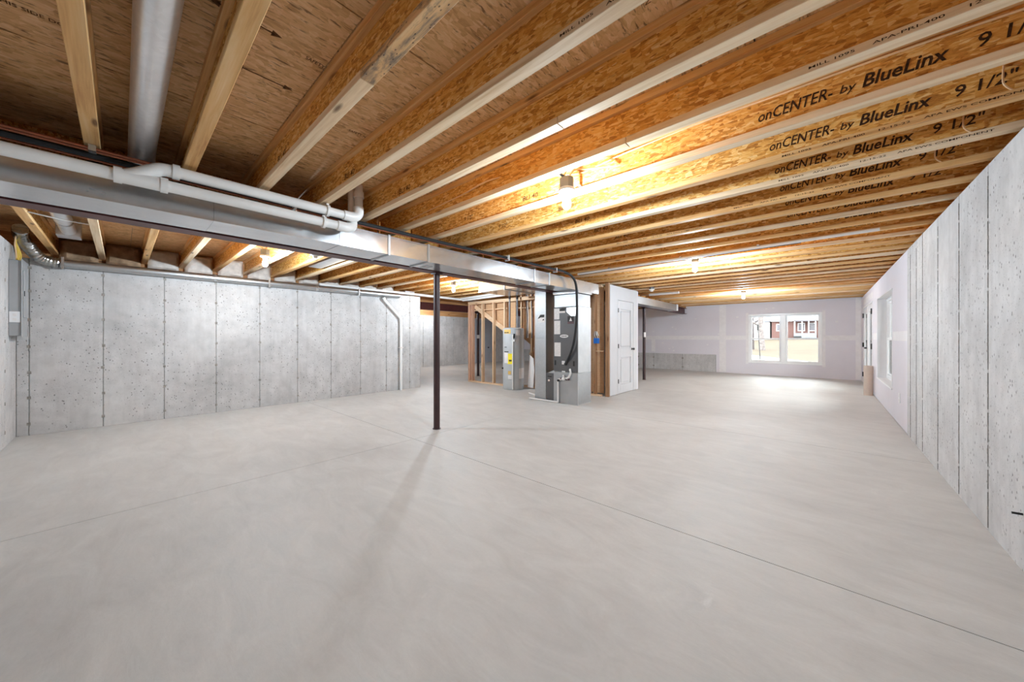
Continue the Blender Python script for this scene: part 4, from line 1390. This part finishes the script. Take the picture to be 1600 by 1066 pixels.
# ---------------------------------------------------------------- stair framing wall
sw = struct(link(None, 'wall_stair', None, (-6, 6.4, 0)), 'open wood stud framing under the stairs')
o = P(sw)
Y0, Y1 = 6.35, 6.439
stud = lambda x, z0, z1, m, y0=Y0, y1=Y1, w=0.038: MB().box(x - w / 2, x + w / 2, y0, y1, z0, z1).build('stud', m, sw, bevel=0.002, loc=o)
MB().box(-7.30, -5.88, Y0, Y1, 0.0, 0.038).build('bottom_plate', M['studx'], sw, bevel=0.002, loc=o)
MB().box(-7.30, -3.40, Y0, Y1, 2.10, 2.138).build('top_plate', M['studx'], sw, bevel=0.002, loc=o)
MB().box(-7.30, -3.40, Y0, Y1, 2.139, 2.177).build('top_plate', M['studx'], sw, bevel=0.002, loc=o)
for x in (-7.28, -7.24, -7.145):
    stud(x, 0.039, 2.099, M['studr'])
for x in (-6.75, -6.34, -5.945):
    stud(x, 0.039, 2.099, M['studz'])
# sloping stringer boards
MB().beam((-7.13, Y1 + 0.02, 2.06), (-5.66, Y1 + 0.02, 1.20), 0.036, 0.115).build('stringer', M['studx'], sw, bevel=0.002, loc=o)
MB().beam((-5.36, 6.665, 0.86), (-4.72, 6.665, 0.50), 0.036, 0.13).build('stringer', M['studx'], sw, bevel=0.002, loc=o)
# right-hand studs stand further back
Y2, Y3 = 6.545, 6.634
MB().box(-5.66, -3.42, Y2, Y3, 0.0, 0.038).build('bottom_plate', M['studx'], sw, bevel=0.002, loc=o)
for x, m in ((-5.56, M['studz']), (-5.25, M['studz']), (-5.13, M['studr']), (-4.73, M['studb']), (-4.32, M['studb']), (-3.91, M['studb']), (-3.56, M['studb'])):
    stud(x, 0.039, 2.25, m, Y2, Y3)
MB().box(-5.66, -3.40, Y2, Y3, 2.251, 2.289).build('top_plate', M['studx'], sw, bevel=0.002, loc=o)
MB().box(-3.54, -3.40, Y2 + 0.02, Y3, 0.92, 0.94).build('blocking', M['studx'], sw, loc=o)
MB().box(-5.9, -5.0, Y2 + 0.03, Y3, 1.93, 1.955).build('blocking', M['studx'], sw, loc=o)
MB().box(-7.1, -5.9, Y1 - 0.03, Y1 + 0.001, 1.93, 1.955).build('blocking', M['studx'], sw, loc=o)
# brown sheathing behind the studs
sh = [(-7.1, 2.14), (-7.1, 2.06), (-5.66, 1.22), (-5.0, 0.83), (-4.15, 0.05), (-3.42, 0.05), (-3.42, 2.25), (-5.66, 2.25), (-5.66, 2.14)]
MB().prism([(-7.1, 2.178), (-7.1, 2.08), (-5.69, 1.25), (-5.69, 2.178)], 'Y', 6.50, 6.512).build('sheathing', M['kraft'], sw, loc=o)
MB().prism([(-5.69, 2.25), (-5.69, 1.25), (-4.9, 0.72), (-4.15, 0.05), (-3.42, 0.05), (-3.42, 2.25)], 'Y', 6.69, 6.702).build('sheathing', M['kraft'], sw, loc=o)
# cables and water lines on the studs
wl = thing('water_lines', 'bundle of grey pipes and cables against the studs above the heater', 'pipe', (-5.3, 6.52, 1.8))
o3 = P(wl)
for i, (x, m, r) in enumerate(((-5.36, M['heaterd'], 0.014), (-5.32, M['pvcd'], 0.01), (-5.20, M['heaterd'], 0.012), (-5.05, M['romexw'], 0.007))):
    MB().tube(bez([(x, 6.525, 1.2), (x + 0.01, 6.525, 1.7), (x - 0.01, 6.525, 2.0), (x, 6.525, 2.25)], 4), r, 8).build('pipe', m, wl, smooth=True, loc=o3)
bb = thing('wiring_box', 'blue plastic electrical box with loose wires on the studs behind the furnace', 'electrical box', (-3.51, 6.5, 1.1))
o4 = P(bb)
MB().box(-3.541, -3.44, 6.47, 6.544, 1.09, 1.20).build('box', M['blue'], bb, bevel=0.006, loc=o4)
for i in range(4):
    MB().tube(bez([(-3.52 + 0.02 * i, 6.50, 1.195), (-3.53 + 0.025 * i, 6.46, 1.26), (-3.50 + 0.015 * i, 6.45, 1.34), (-3.49 + 0.02 * i, 6.48, 1.25)], 5), 0.005, 6).build('wire', M['pvc'] if i % 2 else M['boxgrey'], bb, smooth=True, loc=o4)

# ---------------------------------------------------------------- closet partition with door
pw = struct(link(None, 'wall_partition', None, (-3.3, 7.3, 0)), 'white drywall closet partition with a panelled door')
o = P(pw)
PX0, PX1, PY0, PY1, PZ = -3.275, -3.262, 6.655, 8.03, 2.297
Q0, Q1, QZ = 7.00, 7.83, 2.03
mb = MB()
mb.box(PX0, PX1, PY0, Q0, 0.012, PZ)
mb.box(PX0, PX1, Q1, PY1, 0.012, PZ)
mb.box(PX0, PX1, Q0, Q1, QZ, PZ)
mb.build('drywall_sheet', M['drywhite'], pw, loc=o)
for y in (PY0 + 0.035, Q0 - 0.02, Q1 + 0.02, PY1 - 0.02):
    MB().box(-3.365, PX0 - 0.001, y - 0.019, y + 0.019, 0, PZ).build('stud', M['studz'], pw, loc=o)
MB().box(-3.345, PX0 + 0.006, 6.60, 6.654, 0, 2.33).build('end_stud', M['studb'], pw, bevel=0.003, loc=o)
MB().box(-3.365, PX0 - 0.001, Q0, Q1, QZ + 0.001, QZ + 0.09).build('header', M['studx'], pw, loc=o)
MB().box(-6.0, PX0, 8.02, 8.12, 0, PZ).build('end_wall', M['drywall'], pw, loc=o)
d2 = struct(link(None, 'door_2', None, (-3.27, 7.41, 0)), 'white two-panel closet door with dark knob')
o = P(d2)
mb = MB()
for y0, y1, z0, z1 in ((Q0, Q0 + 0.022, 0, QZ), (Q1 - 0.022, Q1, 0, QZ), (Q0 + 0.022, Q1 - 0.022, QZ - 0.022, QZ)):
    mb.box(-3.365, PX1 + 0.004, y0, y1, z0, z1)
mb.build('door_frame', M['drywhite'], d2, bevel=0.002, loc=o)
e0, e1 = Q0 + 0.026, Q1 - 0.026
mb = MB()
XF, XB_ = PX1 - 0.002, PX1 - 0.036
st_ = 0.12
rails = [(0.012, 0.20), (0.78, 0.98), (1.82, QZ - 0.026)]
mb.box(XB_, XF, e0, e0 + st_, 0.012, QZ - 0.026)
mb.box(XB_, XF, e1 - st_, e1, 0.012, QZ - 0.026)
for z0, z1 in rails:
    mb.box(XB_, XF, e0 + st_, e1 - st_, z0, z1)
lf = mb.build('door_leaf', M['drywhite'], d2, bevel=0.0025, loc=o)
for z0, z1 in ((0.20, 0.78), (0.98, 1.82)):
    MB().box(XB_ + 0.008, XF - 0.018, e0 + st_, e1 - st_, z0, z1).build('panel_recess', M['drywhite'], lf)
    MB().box(XB_ + 0.01, XF - 0.005, e0 + st_ + 0.035, e1 - st_ - 0.035, z0 + 0.035, z1 - 0.035).build('raised_panel', M['drywhite'], lf, bevel=0.012)
for z in (0.28, 1.03, 1.79):
    MB().box(PX1 - 0.003, PX1 + 0.012, e0 - 0.012, e0 + 0.016, z - 0.045, z + 0.045).build('hinge', M['dkmetal'], d2, loc=o)
mb = MB()
kx = Matrix.Rotation(PI / 2, 4, 'Y')
kb = MB().lathe([(0.028, 0.0), (0.028, 0.006), (0.011, 0.010), (0.011, 0.03), (0.024, 0.038), (0.028, 0.05), (0.022, 0.062), (0.0, 0.066)], seg=16).build('door_knob', M['dkmetal'], lf, smooth=True)
kb.location = (XF, e1 - 0.065, 0.955)
kb.rotation_euler = (0, PI / 2, 0)

# grey double door in the recess back wall
d3 = struct(link(None, 'door_3', None, (XA, 11.7, 0)), 'grey double door in the recess back wall with black handles')
o = P(d3)
for a, b in ((11.05, 11.655), (11.665, 12.30)):
    lf = MB().box(XA, XA + 0.03, a, b, 0, 2.03).build('door_leaf', M['doorgrey'], d3, bevel=0.004, loc=o)
    y = b - 0.2 if a < 11.5 else a + 0.2
    MB().lathe([(0.03, 0), (0.03, 0.01), (0.012, 0.015), (0.03, 0.05), (0.0, 0.07)], seg=12).build('door_knob', M['dkmetal'], lf, smooth=True)
    lf.children[0].location = (XA + 0.03, y, 0.72)
    lf.children[0].rotation_euler = (0, PI / 2, 0)

# ---------------------------------------------------------------- small things along the right wall
tb = thing('cardboard_tube', 'tan cardboard tube standing on end beside the double door', 'tube', (0.69, 10.46, 0))
MB().lathe([(0.072, 0.0), (0.072, 0.62), (0.064, 0.62), (0.064, 0.2)], seg=28).build('tube_wall', M['card'], tb, smooth=True)
ol = thing('wall_outlet', 'white outlet plate low on the drywall below the tall window', 'outlet', (XD, 7.12, 0.38))
o = P(ol)
pt = MB().box(XD - 0.009, XD, 7.07, 7.17, 0.32, 0.45).build('cover_plate', M['white'], ol, bevel=0.002, loc=o)
mb = MB()
for z in (0.355, 0.415):
    mb.box(XD - 0.0105, XD - 0.008, 7.105, 7.135, z - 0.016, z + 0.016)
mb.build('socket', M['label'], pt)
rb = MB().tube([(XR + 0.01, 3.12, 0.30), (XR - 0.035, 3.12, 0.298)], 0.006, 8).build('form_pin', M['dkmetal'], smooth=True)
tag(rb, 'dark steel pin sticking out low on the pitted concrete wall', 'pin')

# ---------------------------------------------------------------- outdoors


def hill(x, y):
    # height of the lawn; the driveway edge runs diagonally
    d = ((x + 3.87) * 0.877 + (y - 29.6) * 0.480)
    s = max(0.0, min(1.0, d / 34.0))
    s = s * s * (3 - 2 * s)
    return -0.10 + 1.62 * s


bm = bmesh.new()
nx, ny = 46, 46
vs_ = {}
for i in range(nx + 1):
    for j in range(ny + 1):
        x, y = -46 + 96 * i / nx, -14 + 112 * j / ny
        vs_[i, j] = bm.verts.new((x, y, hill(x, y)))
for i in range(nx):
    for j in range(ny):
        xc, yc = -46 + 96 * (i + 0.5) / nx, -14 + 112 * (j + 0.5) / ny
        bm.faces.new((vs_[i, j], vs_[i + 1, j], vs_[i + 1, j + 1], vs_[i, j + 1]))
for v in bm.verts:
    if -13.5 < v.co.x < 1.1 and v.co.y < 14.3:
        v.co.z = -0.45
mb = MB()
mb.bm.free()
mb.bm = bm
struct(mb.build('lawn', M['grass'], smooth=True), 'tan dormant lawn rising beyond the driveway')
struct(MB().prism([(-30, 14.3), (4.5, 14.3), (-7.95, 37.05), (-30, 37.05)], 'Z', -0.25, -0.04).build('driveway', M['drive']), 'pale concrete driveway outside the twin window')
struct(MB().box(1.06, 6.0, 4.0, 14.29, -0.25, -0.05).build('patio', M['drive']), 'pale concrete patio outside the double door')


def house(name, label, x0, x1, y0, y1, zb, zw, zr, mw, mr, wins, ridge='X'):
    t = thing(name, label, 'house', ((x0 + x1) / 2, (y0 + y1) / 2, zb))
    o = P(t)
    MB().box(x0, x1, y0, y1, zb - 1.0, zw).build('walls', mw, t, loc=o)
    e = 0.4
    ym = (y0 + y1) / 2
    MB().prism([(y0 - e, zw - 0.12), (y0 - e, zw + 0.05), (ym, zr), (y1 + e, zw + 0.05), (y1 + e, zw - 0.12)], 'X', x0 - 0.1, x1 + 0.1).build('roof', mr, t, loc=o)
    for (a, b, c, d) in wins:
        f = MB().box(a - 0.09, b + 0.09, y0 - 0.06, y0 + 0.05, c - 0.09, d + 0.09).build('window', M['siding'], t, loc=o)
        MB().box(a, b, y0 - 0.075, y0 - 0.055, c, d).build('pane', M['win'], f)
    return t


HYY = 76.0
hz = 1.55
house('white_house', 'white house with grey roof seen beyond the lawn', -16.5, -6.95, HYY - 2, HYY + 8, hz, 4.0, 6.8, M['siding'], M['roof'], [(-8.6, -8.0, 2.3, 2.9), (-12.2, -11.2, 2.2, 3.4)])
hb = house('brick_house', 'red brick house with pale roof and porch beyond the lawn', -6.6, 1.5, HYY - 3, HYY + 6, hz, 3.95, 6.6, M['brick'], M['roofw'], [(-5.9, -4.9, 2.3, 3.3)])
o = P(hb)
MB().box(-3.6, -0.9, HYY - 5.0, HYY - 3.0, 3.70, 3.9).build('porch_roof', M['win'], hb, loc=o)
MB().box(-3.6, -0.9, HYY - 5.0, HYY - 3.0, hz - 0.9, hz + 0.3).build('porch_deck', M['roof'], hb, loc=o)
for x in (-3.5, -2.6, -1.8, -1.0):
    MB().box(x - 0.07, x + 0.07, HYY - 4.95, HYY - 4.8, hz + 0.3, 3.70).build('porch_post', M['siding'], hb, loc=o)
for a, b in ((-3.1, -2.4), (-1.8, -1.1)):
    f = MB().box(a - 0.1, b + 0.1, HYY - 3.08, HYY - 2.95, 2.2, 3.5).build('window', M['siding'], hb, loc=o)
    MB().box(a, b, HYY - 3.1, HYY - 3.07, 2.3, 3.4).build('pane', M['win'], f)
MB().box(-5.6, -5.1, HYY + 1.2, HYY + 1.8, 5.6, 7.2).build('chimney', M['brick'], hb, loc=o)
bn = MB().box(-3.5, -2.6, HYY - 7.5, HYY - 6.4, hill(-3, HYY - 7) - 0.02, hill(-3, HYY - 7) + 0.5).build('storage_bin', M['black'], bevel=0.05)
tag(bn, 'low black bin on the lawn in front of the porch', 'bin')


def tree(x, y, h, r, label, mat, seed, lean=0.0, spread=1.0):
    rnd = random.Random(seed)
    z0 = hill(x, y) - 0.1
    t = thing('bare_tree', label, 'tree', (x, y, z0))
    pts = [(lean * s * h, 0.15 * math.sin(s * 3 + seed), s * h) for s in (0, 0.25, 0.5, 0.75, 1.0)]
    MB().tube(bez(pts, 3), [r * (1 - 0.75 * i / 12) for i in range(13)], 9).build('trunk', mat, t, smooth=True)
    for i in range(13):
        s = rnd.uniform(0.28, 0.95)
        b = Vector((lean * s * h, 0, s * h))
        a = rnd.uniform(0, 2 * PI)
        ln = h * rnd.uniform(0.22, 0.42) * (1.15 - s * 0.6) * spread
        d = Vector((math.cos(a), math.sin(a), rnd.uniform(0.25, 0.8)))
        p = [b, b + d * ln * 0.35, b + d * ln * 0.7 + Vector((0, 0, ln * 0.08)), b + d * ln + Vector((0, 0, ln * rnd.uniform(-0.1, 0.3)))]
        mb = MB()
        r0 = r * (1 - 0.7 * s) * 0.55
        mb.tube(bez(p, 3), [r0 * (1 - 0.8 * k / 9) for k in range(10)], 6)
        for q in range(3):
            e = p[1 + q % 3]
            dd = Vector((rnd.uniform(-1, 1), rnd.uniform(-1, 1), rnd.uniform(0, 1))).normalized()
            mb.tube([e, e + dd * ln * 0.3, e + dd * ln * 0.5 + Vector((0, 0, 0.1))], [r0 * 0.4, r0 * 0.25, r0 * 0.1], 5)
        mb.build('branch', mat, t, smooth=True)
    return t


tree(-5.35, 42.0, 9.0, 0.17, 'slender dark-barked bare tree beyond the driveway', M['barkd'], 3, 0.0, 0.8)
tree(-4.35, 40.0, 8.0, 0.26, 'pale-barked bare tree leaning beyond the driveway', M['bark'], 8, -0.04, 1.0)
tree(0.35, 46.0, 9.0, 0.22, 'spreading bare tree in front of the brick house', M['bark'], 15, 0.0, 1.5)
pk = MB()
pk.tube([(-2.39, 21.36, -0.05), (-2.50, 21.36, 1.86)], 0.022, 8)
pk.tube([(-2.49, 21.36, 1.55), (-2.50, 21.36, 1.85)], 0.05, 8)
ob = pk.build('metal_stake', M['dkmetal'], smooth=True)
tag(ob, 'thin dark stake standing at the driveway outside the twin window', 'stake')
